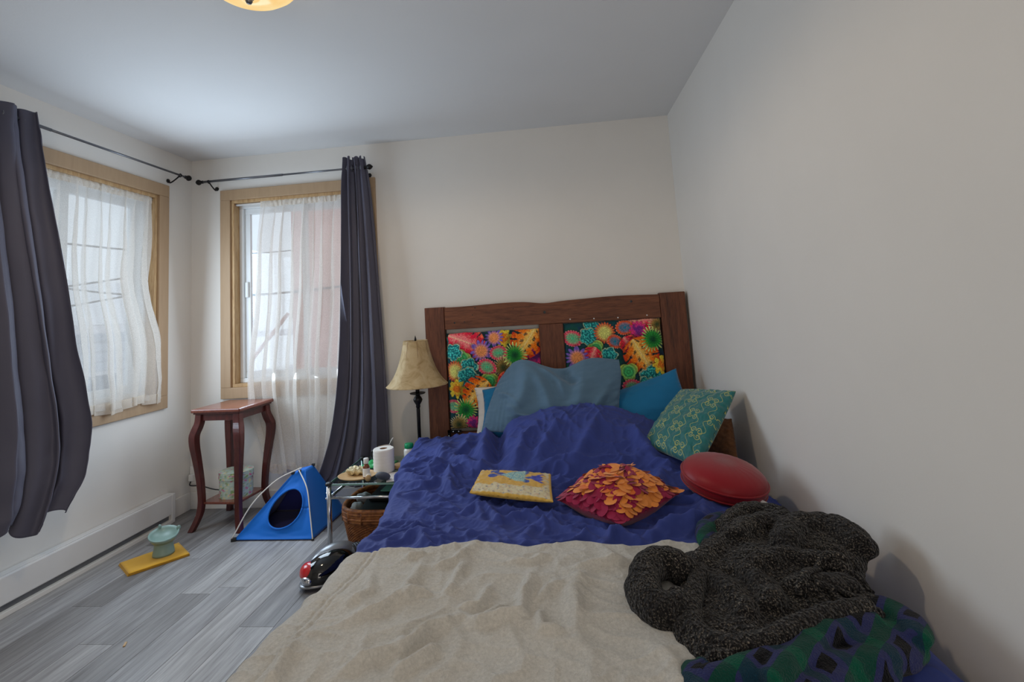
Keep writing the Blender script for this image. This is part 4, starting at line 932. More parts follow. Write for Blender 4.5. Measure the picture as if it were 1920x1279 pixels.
for pts in ([(3.06, .66), (3.11, .72), (3.17, .765), (3.22, .76), (3.235, .715)], [(3.10, .675), (3.135, .668), (3.18, .66), (3.215, .67)], [(3.13, .665), (3.137, .63), (3.145, .60)]):
    MB().tube([on_body(x, y, .006) for x, y, _ in smooth_path([(x, y, 0) for x, y in pts], 6)], .011, 10, .5, True, (0, 0, 1)).build('belt', M['knit'], sw, True)

rb = thing('plaid_robe', 'green and navy plaid fleece robe crumpled under the cardigan', 'robe', (3.05, .55, .5))
def robe_part(name, blobs, rolls):
    mb = MB()
    for c, r in blobs: mb.ellipsoid(c, r, 22, 12)
    for pts, z, r in rolls:
        p_ = path(pts, z); mb.tube(p_, taper(len(p_), r, .7), 14, .8, True, (0, 0, 1))
    lump(name, mb, M['plaid'], rb, .005, .012, .05, 4)
robe_part('robe_skirt', [((3.0, .52, .495), (.17, .07, .03)), ((3.14, .59, .50), (.12, .08, .04)), ((2.87, .46, .495), (.09, .06, .028))],
    [([(2.792, .50), (2.832, .505), (2.881, .522), (2.943, .548)], .510, .026), ([(2.785, .45), (2.846, .465), (2.913, .492), (2.973, .544), (3.017, .59), (3.081, .614)], .522, .03),
     ([(2.90, .43), (2.996, .516), (3.055, .563), (3.128, .595), (3.19, .61)], .532, .028), ([(2.98, .485), (3.058, .50), (3.12, .517), (3.19, .55)], .515, .028),
     ([(3.10, .63), (3.18, .66), (3.23, .65), (3.245, .60), (3.225, .55)], .525, .032), ([(2.79, .50), (2.775, .46), (2.785, .41), (2.81, .35)], .510, .028), ([(2.87, .40), (2.95, .43), (3.03, .475), (3.05, .49)], .510, .026), ([(2.84, .42), (2.86, .36), (2.9, .32)], .505, .026)])
robe_part('robe_collar', [((3.01, 1.05, .50), (.055, .085, .032))], [([(2.95, .96), (2.968, 1.05), (3.02, 1.12), (3.09, 1.15)], .520, .034)])
robe_part('robe_sleeve', [], [([(3.20, 1.13), (3.25, 1.09), (3.275, 1.02), (3.285, .93)], .50, .032)])

# ------------------------------------------------------------------ tall side stand with hat box
st = thing('plant_stand', 'tall cherry wood side stand with curved legs in the corner by the window', 'side table', (.465, 2.535, 0))
RZ = -.06; cx, cy = .465, 2.532; Rm = Matrix.Rotation(RZ, 3, 'Z')
def sp(x, y, z): q = Rm @ Vector((x, y, 0)); return Vector((cx+q.x, cy+q.y, z))
def rbox(x0, x1, y0, y1, z0, z1): 
    m = MB().box((x0, y0, z0), (x1, y1, z1)); m.v = [tuple(sp(x, y, z)) for x, y, z in m.v]; return m
rbox(-.168, .168, -.172, .172, .700, .722).build('top', M['cherry_top'], st, bevel=.006)
rbox(-.158, .158, -.162, .162, .690, .700).build('top_moulding', M['cherry'], st, bevel=.003)
for (x0, x1, y0, y1) in ((-.13, .13, -.142, -.128), (-.13, .13, .128, .142), (-.138, -.124, -.13, .13), (.124, .138, -.13, .13)):
    rbox(x0, x1, y0, y1, .648, .690).build('apron', M['cherry'], st, bevel=.002)
rbox(-.125, .125, -.13, .13, .146, .160).build('shelf', M['cherry_top'], st, bevel=.003)
for sx in (-1, 1):
    for sy in (-1, 1):
        pr = [(.69, .133, .021), (.64, .136, .022), (.60, .146, .024), (.56, .156, .023), (.50, .155, .022), (.42, .146, .020), (.30, .134, .018), (.20, .128, .017), (.15, .128, .017), (.10, .133, .017), (.05, .147, .017), (.0, .166, .017)]
        pr = catmull(np.array(pr), 40); vs = []; fs = []
        for z, o_, hw in pr:
            for ax_, ay_ in ((-1, -1), (1, -1), (1, 1), (-1, 1)): vs.append(sp(sx*o_*.98 + ax_*hw, sy*o_ + ay_*hw, max(z, 0)))
        for i in range(39):
            for k in range(4): fs.append((i*4+k, i*4+(k+1) % 4, i*4+4+(k+1) % 4, i*4+4+k))
        fs += [(3, 2, 1, 0), (156, 157, 158, 159)]
        mb = MB().add(vs, fs); o = mb.build('leg', M['cherry'], st, bevel=.004)
def hat_print(u, v):
    col = np.zeros(u.shape+(3,)); col[...] = rgb(168, 184, 172); paint(col, sstep(.1, .5, fbm(u*30, v*10, 3))*.6, rgb(202, 208, 188)); paint(col, sstep(.25, .5, fbm(u*22, v*7, 9)), rgb(122, 150, 96)); paint(col, sstep(.38, .5, fbm(u*18+3, v*6, 19)), rgb(196, 84, 128)); paint(col, sstep(.42, .6, fbm(u*26+8, v*9, 29)), rgb(214, 196, 130)); return col
hx_, hy_ = .48, 2.53
t = thing('hat_box', 'oval floral print hat box with lid on the lower shelf of the stand', 'box', (hx_, hy_, .16))
def cyl_print(cx_, cy_, z0, z1, rx, ry, n=72, m=24, top=True, rep=1):
    th = np.linspace(0, 2*PI, n); zz_ = np.linspace(z0, z1, m); TH, ZZ = np.meshgrid(th, zz_)
    P_ = np.stack([cx_+rx*np.cos(TH), cy_+ry*np.sin(TH), ZZ], -1); mb_ = MB(); mb_.grid(P_, hat_print(TH/(2*PI)*rep, (ZZ-z0)/.12), flip=False)
    if top:
        for zc, fl_ in ((z1, False), (z0, True)):
            rr_ = np.linspace(0, 1, 10); T2, R2 = np.meshgrid(th, rr_); P2 = np.stack([cx_+rx*R2*np.cos(T2), cy_+ry*R2*np.sin(T2), 0*R2+zc], -1)
            mb_.grid(P2, hat_print(P2[..., 0]*3, P2[..., 1]*6), flip=fl_)
    return mb_
cyl_print(hx_, hy_, .16, .285, .100, .088).build('box_body', M['print_gloss'], t, smooth_angle=.6)
cyl_print(hx_, hy_, .270, .312, .104, .092).build('lid', M['print_gloss'], t, smooth_angle=.6)

# ------------------------------------------------------------------ pet tent
t = thing('pet_tent', 'small blue pop-up pet tent with round opening on the floor', 'pet tent', (.89, 2.45, 0))
b0, b1, b2, b3 = map(np.array, ((.655, 2.245, .006), (1.13, 2.240, .006), (1.14, 2.66, .006), (.66, 2.66, .006)))
t0, t1, t2, t3 = map(np.array, ((.925, 2.415, .315), (1.005, 2.41, .335), (1.01, 2.50, .335), (.925, 2.50, .318)))
def bil(a, b, c, d, u, v): return a*((1-u)*(1-v))[..., None] + b*(u*(1-v))[..., None] + c*(u*v)[..., None] + d*((1-u)*v)[..., None]
# front panel with an oval hole: rings between the hole ellipse and the outline
NH = 64; th = np.linspace(0, 2*PI, NH+1); hc = np.array((.53, .44)); hu, hv = .20, .27
def outline(a):
    dx, dy = math.cos(a), math.sin(a); ts = []
    if dx > 1e-9: ts.append((1-hc[0])/dx)
    if dx < -1e-9: ts.append(-hc[0]/dx)
    if dy > 1e-9: ts.append((1-hc[1])/dy)
    if dy < -1e-9: ts.append(-hc[1]/dy)
    return hc + np.array((dx, dy))*min(ts)
rows_ = []
def fpt(u, v): # widen the hole in real space: u measured across the trapezoid
    return bil(b0, b1, t1, t0, np.array(u), np.array(v))
cen = fpt(hc[0], hc[1]); ex = (b1-b0)/np.linalg.norm(b1-b0); ey = fpt(.5, 1.)-fpt(.5, 0.); ey = ey/np.linalg.norm(ey); fn_ = np.cross(ex, ey)
hole = np.array([cen + ex*.098*math.cos(a)*(1-.12*math.sin(a)) + ey*.108*math.sin(a) for a in th])
outl = np.array([fpt(*outline(a)) for a in th])
cor = [b0, b1, t1, t0]
for k, cpt in enumerate(cor): 
    i = np.argmin(np.linalg.norm(outl-cpt, axis=1)); outl[i] = cpt
    if i == 0: outl[-1] = cpt
s = np.linspace(0, 1, 14)[:, None, None]; Pf = hole[None]*(1-s) + outl[None]*s
sg = (4*s*(1-s))[..., 0]; Pf = Pf + fn_*(-.010*sg + .004*noise2(np.arange(NH+1)[None]*.22, s[..., 0]*3, 4)*sg)[..., None]
fp = MB().grid(Pf).build('front_panel', M['tent'], t, True, solid=.003)
MB().tube([tuple(p+fn_*.002) for p in hole[:-1]]+[tuple(hole[0]+fn_*.002)], .005, 8).build('opening_binding', M['tent'], fp, True)
uu, vv = np.meshgrid(np.linspace(0, 1, 24), np.linspace(0, 1, 24))
def side(a, b, c, d, nm, name='side_panel', mat='tent', sag=.012, inner=0):
    Pq = bil(a, b, c, d, uu, vv); N_ = normals(Pq); Pq = Pq - N_*(sag*4*uu*(1-uu)*np.sin(PI*vv)*nm)[..., None]; return MB().grid(Pq).build(name, M[mat], t, True, solid=.003)
side(b1, b2, t2, t1, 1); side(b2, b3, t3, t2, 1, 'back_panel'); side(b3, b0, t0, t3, 1); side(t0, t1, t2, t3, 0, 'roof_panel')
side(b0+(0, 0, .002), b1+(0, 0, .002), b2+(0, 0, .002), b3+(0, 0, .002), 0, 'floor_mat', 'tent_in')
ctr = np.array((.9, 2.45, .12)); ins = lambda p: p*.95 + ctr*.05
side(ins(b1), ins(b2), ins(t2), ins(t1), 1, 'lining', 'tent_in'); side(ins(b2), ins(b3), ins(t3), ins(t2), 1, 'lining', 'tent_in'); side(ins(b3), ins(b0), ins(t0), ins(t3), 1, 'lining', 'tent_in')
MB().tube(smooth_path([tuple(b0+(-.008, -.005, .01)), (.735, 2.29, .18), (.845, 2.355, .29), tuple(t0+(.03, -.012, .022)), tuple(t1+(-.02, -.006, .012))], 8), .0035, 8).build('pole', M['pole_white'], t, True)
MB().tube(smooth_path([tuple(t0*.5+t1*.5+(0, -.006, .012)), tuple(t1*.7+b1*.3+(.004, -.014, .01)), tuple(t1*.35+b1*.65+(.006, -.012, .004)), tuple(b1+(.002, -.006, .004))], 8), .0035, 8).build('pole', M['pole_white'], t, True)
for p, sz in ((b0, .014), (b1, .008), (t0, .011), (t0*.45+t1*.55, .009), (t2, .010)):
    MB().box(tuple(np.maximum(p-np.array((sz, sz*.8, sz*.6)), (0, 0, 0))), tuple(p+np.array((sz, sz*.8, sz*.8))), .4).build('pole_tab', M['black_plastic'], t, bevel=.002)

# ------------------------------------------------------------------ pet bowl on cloth
TA, TB, TC, TD = (.181, 1.984), (.341, 1.868), (.512, 2.082), (.338, 2.218)
t = thing('folded_cloth', 'folded mustard yellow cloth on the floor under the pet bowl', 'cloth', (.34, 2.04, 0))
for k, (z0, ins_) in enumerate(((.001, 0), (.0065, .004), (.012, .008))):
    q = [np.array(p) for p in (TA, TB, TC, TD)]; c_ = sum(q)/4; q = [p + (c_-p)*ins_*3 + (.003*k, -.002*k) for p in q]
    n = 20; g = np.linspace(0, 1, n); U_, V_ = np.meshgrid(g, g); XY = bil(np.append(q[0], 0), np.append(q[1], 0), np.append(q[2], 0), np.append(q[3], 0), U_, V_)
    XY[..., 2] = z0 + .0045 + .0016*fbm(U_*4, V_*4, k) ; XY[..., 2] -= .003*(np.maximum(np.abs(U_-.5), np.abs(V_-.5))*2)**10
    MB().grid(XY).build('fold_layer', M['mustard'], t, True, solid=.0045)
BC = Vector((.372, 2.065, .018)); t = thing('pet_bowl', 'sage green raised pet bowl with two small ears on the yellow cloth', 'pet bowl', tuple(BC))
tilt = Matrix.Rotation(.16, 3, 'Y') @ Matrix.Rotation(.20, 3, 'X'); TC_ = BC + Vector((.0, 0, .088))
mb = MB(); n = 40
vs = []; prof = [(.052, 0), (.051, .01), (.046, .035), (.045, .055), (.050, .072)]
for r, z in prof:
    for k in range(n): a = 2*PI*k/n; vs.append(BC + Vector((r*math.cos(a), r*math.sin(a), z)))
top_prof = [(.058, -.010), (.069, .010), (.072, .020), (.068, .022), (.060, .010), (.044, -.004), (.016, -.008), (.0008, -.008)]
for r, z in top_prof:
    for k in range(n): a = 2*PI*k/n; vs.append(TC_ + tilt @ Vector((r*math.cos(a), r*math.sin(a), z)))
nr = len(prof)+len(top_prof); fs = [(i*n+k, i*n+(k+1) % n, (i+1)*n+(k+1) % n, (i+1)*n+k) for i in range(nr-1) for k in range(n)] + [tuple(range(n))[::-1]]
mb.add(vs, fs).build('bowl_body', M['bowl'], t, True)
for a in (2.55, .95):
    e = TC_ + tilt @ Vector((.070*math.cos(a), .070*math.sin(a), .022)); MB().ellipsoid(e, (.011, .008, .014), 14, 8, tilt @ Matrix.Rotation(a, 3, 'Z')).build('ear', M['bowl'], t, True)

# ------------------------------------------------------------------ table lamp
lx, ly, gz = 1.705, 2.455, .362
t = thing('table_lamp', 'dark iron table lamp with flared parchment shade beside the headboard', 'lamp', (lx, ly, gz))
MB().lathe([(.078, 0), (.08, .008), (.07, .016), (.03, .026), (.016, .045), (.011, .06)], (lx, ly, gz), 32).build('base', M['black_metal'], t, True)
MB().lathe([(.010, .058), (.011, .29), (.010, .30), (.012, .305)], (lx, ly, gz), 20).build('stem', M['black_metal'], t, True)
MB().lathe([(.011, .30), (.014, .31), (.012, .318), (.024, .338), (.028, .350), (.022, .362), (.014, .374), (.012, .382)], (lx, ly, gz), 24).build('turned_knop', M['black_metal'], t, True)
MB().lathe([(.012, .380), (.044, .384), (.048, .390), (.044, .388), (.012, .387)], (lx, ly, gz), 28).build('drip_pan', M['black_metal'], t, True)
MB().lathe([(.011, .386), (.012, .40), (.012, .47), (.016, .475), (.016, .52), (.004, .525)], (lx, ly, gz), 20).build('socket', M['black_metal'], t, True)
MB().lathe([(.003, .52), (.003, .70), (.007, .705), (.006, .715), (.002, .73), (.0005, .735)], (lx, ly, gz), 14).build('finial', M['black_metal'], t, True)
SH = [(.183, .437), (.160, .460), (.134, .498), (.112, .545), (.094, .60), (.082, .65), (.075, .690), (.072, .702)]
mb = MB(); n = 8*8; vs = []; prf = catmull(np.array(SH), 26)
def shade_r(a, r): k = PI/8; return r*(1 - .035*(1 - math.cos(((a % (2*k)) - k))/math.cos(k)*1.0) - .028*math.cos(8*a/2*2)*0)
full = [(r, z) for r, z in prf] + [(r-.003, z) for r, z in prf[::-1]]
for r, z in full:
    for k in range(n): 
        a = 2*PI*k/n; s_ = math.cos(PI/8)/math.cos(((a+PI/8) % (PI/4)) - PI/8); rr = r*(.55+.45*s_/math.cos(PI/8)*.98); vs.append((lx+rr*math.cos(a), ly+rr*math.sin(a), gz+z))
fs = [(i*n+k, i*n+(k+1) % n, (i+1)*n+(k+1) % n, (i+1)*n+k) for i in range(len(full)-1) for k in range(n)] + [((len(full)-1)*n+k, (len(full)-1)*n+(k+1) % n, (k+1) % n, k) for k in range(n)]
shd = mb.add(vs, fs).build('shade', M['shade'], t, True)
for k in range(8):
    a = PI/8 + 2*PI*k/8; pts = [(lx + (r+.001)*math.cos(a), ly + (r+.001)*math.sin(a), gz+z) for r, z in prf]
    MB().tube(pts, .0016, 6).build('seam', M['card'], shd, True)
for r, z in (SH[0], SH[-1]):
    MB().tube([(lx + r*math.cos(a), ly + r*math.sin(a), gz+z) for a in [2*PI*i/48 for i in range(49)]], .0028, 6).build('trim_ring', M['shade'], shd, True)
for k in range(3):
    a = 2*PI*k/3; MB().tube([(lx, ly, gz+.70), (lx+.074*math.cos(a), ly+.074*math.sin(a), gz+.70)], .0018, 6).build('harp_spoke', M['rod'], shd, True)

# ------------------------------------------------------------------ glass cart beside the bed
GX0, GX1, GY0, GY1 = 1.315, 1.80, 2.065, 2.545
t = thing('side_cart', 'chrome framed glass top side table between the curtain and the bed', 'side table', (1.56, 2.3, 0))
MB().box((GX0-.004, GY0-.004, .350), (GX1, GY1, .360)).build('glass_top', M['table_glass'], t, bevel=.002)
for lo_, hi_ in (((GX0-.006, GY0-.006, .3505), (GX1, GY0-.004, .3595)), ((GX0-.006, GY0-.004, .3505), (GX0-.004, GY1, .3595))): MB().box(lo_, hi_).build('polished_edge', M['glass_edge'], t)
for x in (GX0, GX1-.012):
    for y in (GY0, GY1-.012):
        p = MB().cyl((x, y, 0), (x, y, .346), .0125).build('post', M['chrome'], t, True)
        MB().lathe([(.016, -.006), (.019, -.002), (.019, .004), (.014, .009), (.0005, .010)], (x, y, .358), 18).build('corner_cap', M['black_plastic'], p, True)
        MB().ellipsoid((x-.011, y-.006, .315), (.004, .004, .004), 8, 6).build('bolt', M['chrome'], p, True)
        MB().ellipsoid((x-.014, y-.004, .286), (.005, .005, .005), 8, 6).build('bolt', M['chrome'], p, True)
for y in (GY0, GY1-.012): MB().cyl((GX0, y, .288), (GX1-.012, y, .288), .008).build('crossbar', M['chrome'], t, True)
for x in (GX0, GX1-.012): MB().cyl((x, GY0, .288), (x, GY1-.012, .288), .008).build('crossbar', M['chrome'], t, True)
TZ = .3605
def at(name, label, cat, x, y, g='things on the glass side table'): return thing(name, label, cat, (x, y, TZ), g)
# toilet roll
x, y = 1.555, 2.245; t = at('toilet_roll', 'white toilet paper roll standing on the glass table', 'toilet roll', x, y)
mb = MB(); pr = [(.021, 0), (.055, 0)] + [(.0575 + .0006*math.sin(i*2.1), .004+i*.0061) for i in range(20)] + [(.055, .126), (.021, .126)]
mb.lathe([(.0215, .001)] + pr[1:] + [(.0215, .001)], (x, y, TZ), 40); mb.f = mb.f[:-2]; mb.build('paper_roll', M['paper'], t, smooth_angle=.7)
mb = MB().lathe([(.0213, .002), (.0213, .125), (.0198, .125), (.0198, .002), (.0213, .002)], (x, y, TZ), 28); mb.f = mb.f[:-2]; mb.build('card_core', M['card'], t, True)
# plate with wrapper
x, y = 1.435, 2.16; t = at('plate', 'tan oval plate on the front of the glass table', 'plate', x, y)
MB().lathe([(.001, .003), (.05, .002), (.075, .006), (.09, .013), (.093, .014), (.088, .008), (.072, .001), (.001, 0)], (x, y, TZ), 40, None, 1.15, .95).build('dish', M['tray'], t, True)
wr_ = MB().ellipsoid((x-.02, y+.035, TZ+.024), (.058, .034, .02), 26, 14); wr_.v = [(a+.006*math.sin(b*310+c*200), b+.005*math.sin(a*280), c+.007*math.sin(a*190+b*230)) for a, b, c in wr_.v]
tag(wr_.build('crumpled_wrapper', M['foil'], None, True), 'crumpled pale yellow wrapper on the tan plate', 'wrapper', 'things on the glass side table')
x, y = 1.495, 2.135; t = at('small_bottle', 'small amber bottle with white label and cap standing by the plate', 'bottle', x, y)
MB().lathe([(.017, .006), (.0185, .009), (.0185, .060), (.014, .070), (.010, .075), (.010, .080)], (x, y, TZ), 24).build('glass_body', M['bottle_brown'], t, True)
MB().lathe([(.019, .012), (.0192, .013), (.0192, .054), (.019, .055)], (x, y, TZ), 24).build('label_band', M['white_plastic'], t, True)
MB().lathe([(.012, .078), (.0135, .080), (.0135, .104), (.012, .106), (.0005, .106)], (x, y, TZ), 24).build('cap', M['white_plastic'], t, True)
x, y = 1.515, 2.09; t = at('vial', 'little white capped vial lying on the glass table front', 'bottle', x, y)
mm = Matrix.Rotation(PI/2, 3, 'X') @ Matrix.Rotation(.3, 3, 'Y')
MB().lathe([(.0005, -.03), (.013, -.03), (.014, -.028), (.014, .012), (.010, .016)], (x, y+.02, TZ+.0145), 20, mm).build('vial_body', M['white_plastic'], t, True)
MB().lathe([(.0115, .012), (.015, .013), (.015, .028), (.0005, .029)], (x, y+.02, TZ+.0155), 20, mm).build('cap', M['tray'], t, True)
# mouse hanging over the front edge
x, y = 1.605, 2.085; t = at('computer_mouse', 'dark grey computer mouse at the front edge of the glass table', 'mouse', x, y)
mm = Matrix.Rotation(-.5, 3, 'X') @ Matrix.Rotation(-.5, 3, 'Z')
MB().ellipsoid((x, y, TZ+.026), (.030, .046, .019), 24, 14, mm).build('shell', M['grey_rubber'], t, True)
MB().ellipsoid((x+.008, y-.020, TZ+.0405), (.0045, .009, .006), 12, 8, mm).build('scroll_wheel', M['black_plastic'], t, True)
# green packet, papers, mug, pill bottle, tin
U_, V_ = np.meshgrid(np.linspace(0, 1, 26), np.linspace(0, 1, 20)); X_ = 1.39 + .19*U_; Y_ = 2.28 + .12*V_ + .03*U_; Z_ = TZ + .006 + .022*np.clip(4*U_*(1-U_)*4*V_*(1-V_), 0, 1)**.5*(1+.6*fbm(U_*6, V_*5, 4)) 
o = MB().grid(np.stack([X_, Y_, Z_], -1)).build('plastic_packet', M['green_film'], None, True, solid=.005); tag(o, 'crinkled green plastic packet behind the small bottle', 'packet', 'things on the glass side table')
for k, (x, y, r) in enumerate(((1.66, 2.15, .3), (1.685, 2.17, .5))):
    o = MB().box((x-.055, y-.075, TZ+.0002+k*.0012), (x+.055, y+.075, TZ+.0012+k*.0012), r).build('paper_sheet', M['paper']); tag(o, ['white paper slip lying beneath another, beside the toilet roll', 'upper white paper slip beside the toilet roll'][k], 'paper', 'things on the glass side table')
x, y = 1.505, 2.40; t = at('mug', 'dark mug with cream inside behind the toilet roll', 'mug', x, y)
mb = MB().lathe([(.0005, 0), (.036, 0), (.041, .006), (.043, .095), (.0415, .098), (.0395, .095), (.038, .01), (.0005, .008)], (x, y, TZ), 36); mb.build('cup', M['mug'], t, True)
MB().lathe([(.0385, .012), (.0393, .096), (.0390, .096), (.0382, .012)], (x, y, TZ), 36).build('glazed_inside', M['mug_in'], t, True)
MB().tube(smooth_path([(x-.041, y-.008, TZ+.082), (x-.07, y-.014, TZ+.075), (x-.074, y-.015, TZ+.045), (x-.06, y-.012, TZ+.022), (x-.041, y-.008, TZ+.02)]), .0055, 8).build('handle', M['mug'], t, True)
sp_ = thing('spoon', 'white plastic spoon standing in the dark mug', 'spoon', (x, y, TZ+.02), 'things on the glass side table')
MB().tube(smooth_path([(x-.018, y, TZ+.014), (x+.02, y-.005, TZ+.085), (x+.045, y-.008, TZ+.128), (x+.058, y-.009, TZ+.146)]), [.004]*12+[.0055]*4+[.0065]*3, 8, .5).build('spoon_handle', M['white_plastic'], sp_, True)
x, y = 1.655, 2.40; t = at('pill_bottle', 'white supplement bottle with green cap behind the duvet edge', 'bottle', x, y)
MB().lathe([(.028, 0), (.031, .003), (.031, .070), (.028, .078), (.022, .082), (.022, .086)], (x, y, TZ), 28).build('bottle_body', M['white_plastic'], t, True)
MB().lathe([(.025, .084), (.026, .086), (.026, .106), (.023, .110), (.0005, .110)], (x, y, TZ), 28).build('cap', M['green_plastic'], t, True)
x, y = 1.62, 2.31; o = MB().lathe([(.03, 0), (.032, .003), (.032, .016), (.030, .019), (.0005, .019)], (x, y, TZ), 24).build('small_tin', M['tray'], None, True); tag(o, 'low round tan tin between toilet roll and supplement bottle', 'tin', 'things on the glass side table')

# ------------------------------------------------------------------ wicker basket under the cart, with contents
BXC, BYC, BA, BB_, BH = 1.575, 2.28, .235, .215, .205
def bpt(a, k=1.0, z=0): 
    c_, s_ = math.cos(a), math.sin(a); e = 2/3.2
    return (BXC + k*BA*math.copysign(abs(c_)**e, c_), BYC + k*BB_*math.copysign(abs(s_)**e, s_), z)
t = thing('wicker_basket', 'brown wicker basket on the floor under the glass table', 'basket', (BXC, BYC, 0))
n = 120; rows_n = 26
mb = MB(); A_ = np.linspace(0, 2*PI, n*2+1); Pw = np.zeros((rows_n*4, len(A_), 3))
for i in range(rows_n*4):
    z = .004 + (BH-.05)*i/(rows_n*4-1); k = .88 + .12*i/(rows_n*4-1)
    for j, a in enumerate(A_):
        row = i//4; wv = .006*math.cos(j*PI*.5 + (row % 2)*PI)*abs(math.sin(PI*(i % 4+.5)/4)); q = bpt(a, k + wv/.22, z); Pw[i, j] = q
mb.grid(Pw, flip=False).build('woven_wall', M['wicker'], t, True, solid=.008)
mb = MB(); mb.lathe([(.001, 0), (.9, 0), (.9, .006), (.001, .006)], (0, 0, 0), 60); mb.v = [(*bpt(math.atan2(y_, x_), math.hypot(x_, y_)*.96, 0)[:2], z_+.002) for x_, y_, z_ in mb.v]; mb.build('basket_base', M['wicker'], t)
for k in range(4): MB().tube([bpt(a, 1.0+.012*(k % 2), BH-.048+.013*k) for a in A_[::2]], .0085, 8).build('rim_coil', M['wicker'], t, True)
MB().tube([bpt(a, .99, BH+.004) for a in A_[::2]], .013, 10).build('rim_band', M['wicker'], t, True)
for k in range(16):
    a = 2*PI*k/16 + .2; p = bpt(a, 1.025, 0); MB().tube([(p[0], p[1], BH-.055), (p[0], p[1], BH+.002)], .006, 8).build('rim_binding', M['wicker'], t, True)
def slab(name, lab, cat, x0, x1, y0, y1, z0, z1, mat, rz=0, tiltx=0):
    c_ = Vector(((x0+x1)/2, (y0+y1)/2, (z0+z1)/2)); R_ = Matrix.Rotation(rz, 3, 'Z') @ Matrix.Rotation(tiltx, 3, 'X'); m = MB().box((x0, y0, z0), (x1, y1, z1)); m.v = [tuple(R_ @ (Vector(p)-c_) + c_) for p in m.v]
    return tag(m.build(name, mat, None, bevel=.004), lab, cat, 'things in the wicker basket')
slab('storage_case', 'large black zip case lying in the wicker basket', 'case', 1.45, 1.69, 2.11, 2.32, .182, .212, M['black_plastic'], .1, .06)
slab('laptop', 'closed black laptop lying on the black case in the basket', 'laptop', 1.48, 1.72, 2.20, 2.40, .222, .244, M['black_plastic'], -.05, .05)
slab('folder', 'green folder on top of the black laptop in the basket', 'folder', 1.53, 1.73, 2.25, 2.41, .2505, .2565, M['jade'], -.1, .05)
for k, (x, y, z, lab) in enumerate(((1.42, 2.27, .215, 'upper grey rolled sock in the left of the basket'), (1.415, 2.18, .195, 'lower grey rolled sock near the basket front'))):
    m = MB().ellipsoid((x, y, z), (.042, .030, .026), 22, 14, Matrix.Rotation(.5+k, 3, 'Z')); m.v = [(a+.003*math.sin(b*160), b+.003*math.sin(a*170), c+.003*math.sin(a*130+b*90)) for a, b, c in m.v]
    tag(m.build('rolled_sock', M['socks'], None, True), lab, 'sock', 'things in the wicker basket')
t = thing('small_jar', 'small yellow jar with dark lid standing on the green folder', 'jar', (1.61, 2.37, .260), 'things in the wicker basket')
MB().lathe([(.018, 0), (.021, .003), (.021, .028), (.018, .032)], (1.61, 2.37, .2605), 20).build('jar_body', M['yellow_jar'], t, True)
MB().lathe([(.019, .031), (.0195, .032), (.0195, .048), (.0005, .050)], (1.61, 2.37, .2605), 20).build('lid', M['card'], t, True)

# ------------------------------------------------------------------ canister vacuum by the bed
vc = thing('vacuum', 'glossy black and silver canister vacuum with red panel on the floor by the bed', 'vacuum cleaner', (1.42, 1.83, 0))
VR = Matrix.Rotation(.88, 3, 'Z'); VC = Vector((1.425, 1.835, 0))
def vp(x, y, z): return VC + VR @ Vector((x, y, z))
def vell(c, r, name, mat, cut=None, n=36, m=20, par=None):
    mb_ = MB().ellipsoid((0, 0, 0), r, n, m)
    if cut is not None: mb_.v = [(x, y, max(z, cut)) for x, y, z in mb_.v]
    mb_.v = [tuple(vp(x+c[0], y+c[1], z+c[2])) for x, y, z in mb_.v]; return mb_.build(name, mat, par or vc, True)
vell((.0, 0, .022), (.150, .085, .020), 'base_skirt', M['silver_plastic'])
vell((-.005, -.006, .045), (.132, .082, .085), 'body_shell', M['gloss_black'], -.02)
vell((.03, .030, .062), (.130, .060, .080), 'silver_spine', M['silver_plastic'], -.02)
vell((-.098, .012, .062), (.042, .055, .045), 'red_panel', M['red_plastic'], -.01)
vell((-.122, -.012, .045), (.022, .040, .022), 'chrome_trim', M['chrome'], -.01)
hs = vell((.125, .015, .070), (.045, .048, .042), 'hose_cuff', M['grey_rubber'])
for k in range(6):
    pts = [vp(.118+.014*k, .015+.047*math.cos(a), .068-.003*k+.044*math.sin(a)) for a in [2*PI*i/24 for i in range(25)]]
    MB().tube(pts, .005, 6).build('hose_ring', M['black_plastic'], hs, True)

# ------------------------------------------------------------------ crumbs on the floor
for k, (x, y, s_, lab) in enumerate(((.80, 1.36, .014, 'tiny beige wood chip on the grey floor near the bottom edge'), (.135, 2.62, .012, 'tiny white paper scrap on the floor by the left baseboard'))):
    o = MB().box((x-s_*.3, y-s_, .0002), (x+s_*.3, y+s_, .004), .5).build('floor_scrap', M['tray'] if k == 0 else M['paper'], None, bevel=.001); tag(o, lab, 'scrap')

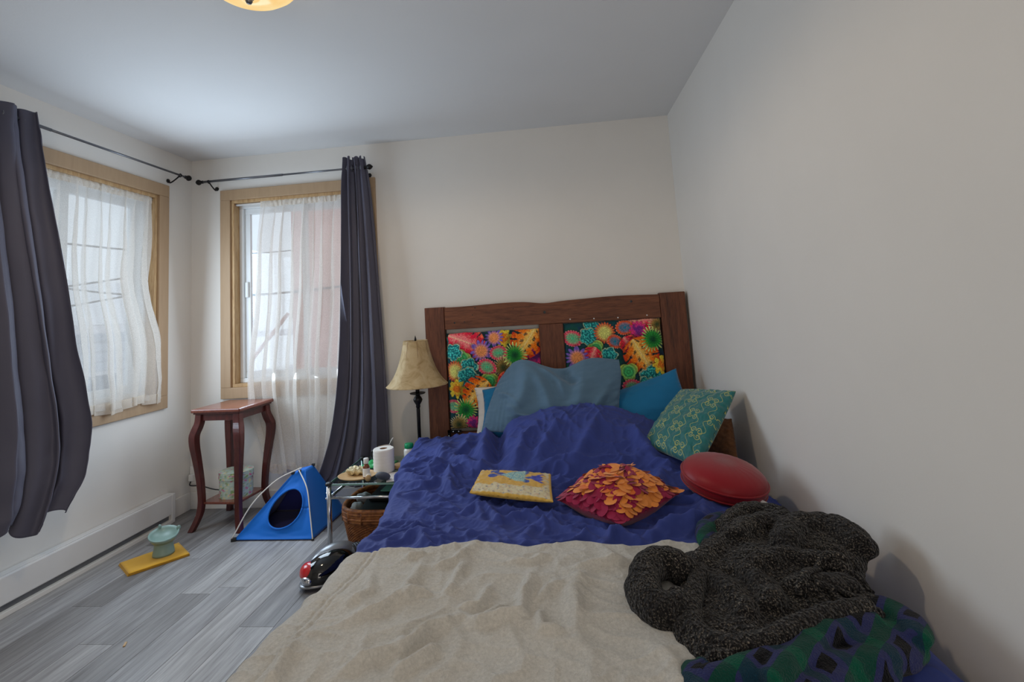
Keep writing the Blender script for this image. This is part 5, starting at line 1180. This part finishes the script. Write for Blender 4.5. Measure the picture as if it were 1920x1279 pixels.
# ------------------------------------------------------------------ outside the windows
gr = MB().box((-30, -12, -3.3), (12, 40, -3.2)).build('snow_ground', M['snow']); tag(gr, 'snow covered ground outside the windows', kind='structure')
hs = thing('neighbour_house', 'pale clapboard house across the yard seen through the left window', 'house', (-6.5, 8.5, -3.2))
MB().box((-10, 4.0, -3.2), (-6.6, 13, 1.25)).build('wall', M['siding'], hs)
for k in range(22): MB().box((-6.6, 4.0, -3.1+.2*k), (-6.57-.0, 13, -2.93+.2*k)).build('clapboard', M['siding'], hs, bevel=.004)
MB().box((-10.4, 3.6, 1.25), (-6.2, 13.4, 1.42)).build('eave', M['snow'], hs, bevel=.03)
MB().add([(-10.4, 3.6, 1.42), (-6.2, 3.6, 1.42), (-6.2, 13.4, 1.42), (-10.4, 13.4, 1.42), (-8.3, 3.6, 2.5), (-8.3, 13.4, 2.5)], [(0, 1, 4), (2, 3, 5), (1, 2, 5, 4), (3, 0, 4, 5), (0, 3, 2, 1)]).build('roof', M['snow'], hs)
for y in (6.2, 8.2, 10.2):
    wn_ = MB().box((-6.57, y, -.9), (-6.53, y+.9, .5)).build('window', M['vinyl'], hs); MB().box((-6.53, y+.08, -.82), (-6.52, y+.82, .42)).build('pane', M['dark_window'], wn_)
MB().box((-6.6, 4, -1.35), (-5.4, 13, -1.25)).build('porch_roof', M['snow'], hs, bevel=.02)
bb = thing('brick_building', 'pink brick building close behind the back window', 'building', (-.1, 7.2, -3.2))
MB().box((-1.35, 6.6, -3.2), (6, 9.5, 5.5)).build('wall', M['brick_far'], bb)
MB().box((-1.42, 6.52, 5.3), (6, 9.5, 5.6)).build('parapet', M['snow'], bb, bevel=.03)
ss = thing('outdoor_stair', 'snowy outdoor staircase seen through the back window', 'staircase', (-3.2, 8.5, -3.2))
for k in range(14): MB().box((-4.6+.18*k, 8.0, -2.2+.2*k), (-4.3+.18*k, 9.0, -2.12+.2*k)).build('step', M['snow'], ss, bevel=.02)
MB().tube([(-4.6, 8.0, -1.3), (-2.2, 8.0, 1.4)], .035, 8).build('handrail', M['brick_far'], ss, True)
MB().box((-5.8, 8.8, 1.0), (-1.5, 9.6, 1.12)).build('landing', M['snow'], ss, bevel=.03)
MB().box((-5.8, 8.8, .2), (-1.5, 9.6, .28)).build('landing', M['snow'], ss, bevel=.03)
for k, (a, b, sag, lab) in enumerate((((-5.5, 3, 2.9), (-5.0, 14, 3.5), .4, 'upper overhead wire outside the left window'), ((-5.2, 4, 1.6), (-5.9, 12, 3.1), .1, 'slanting overhead wire outside the left window'), ((-5.2, 4, 1.3), (-5.9, 12, 2.7), .1, 'lower slanting overhead wire outside the left window'), ((-6, 7.2, 2.1), (0, 6.4, 1.75), .2, 'overhead wire outside the back window'))):
    a, b = Vector(a), Vector(b); pts = [a.lerp(b, s_/12) + Vector((0, 0, -sag*4*(s_/12)*(1-s_/12))) for s_ in range(13)]
    tag(MB().tube(pts, .018, 6).build('overhead_wire', M['wire'], None, True), lab, 'wire', 'wires outside')
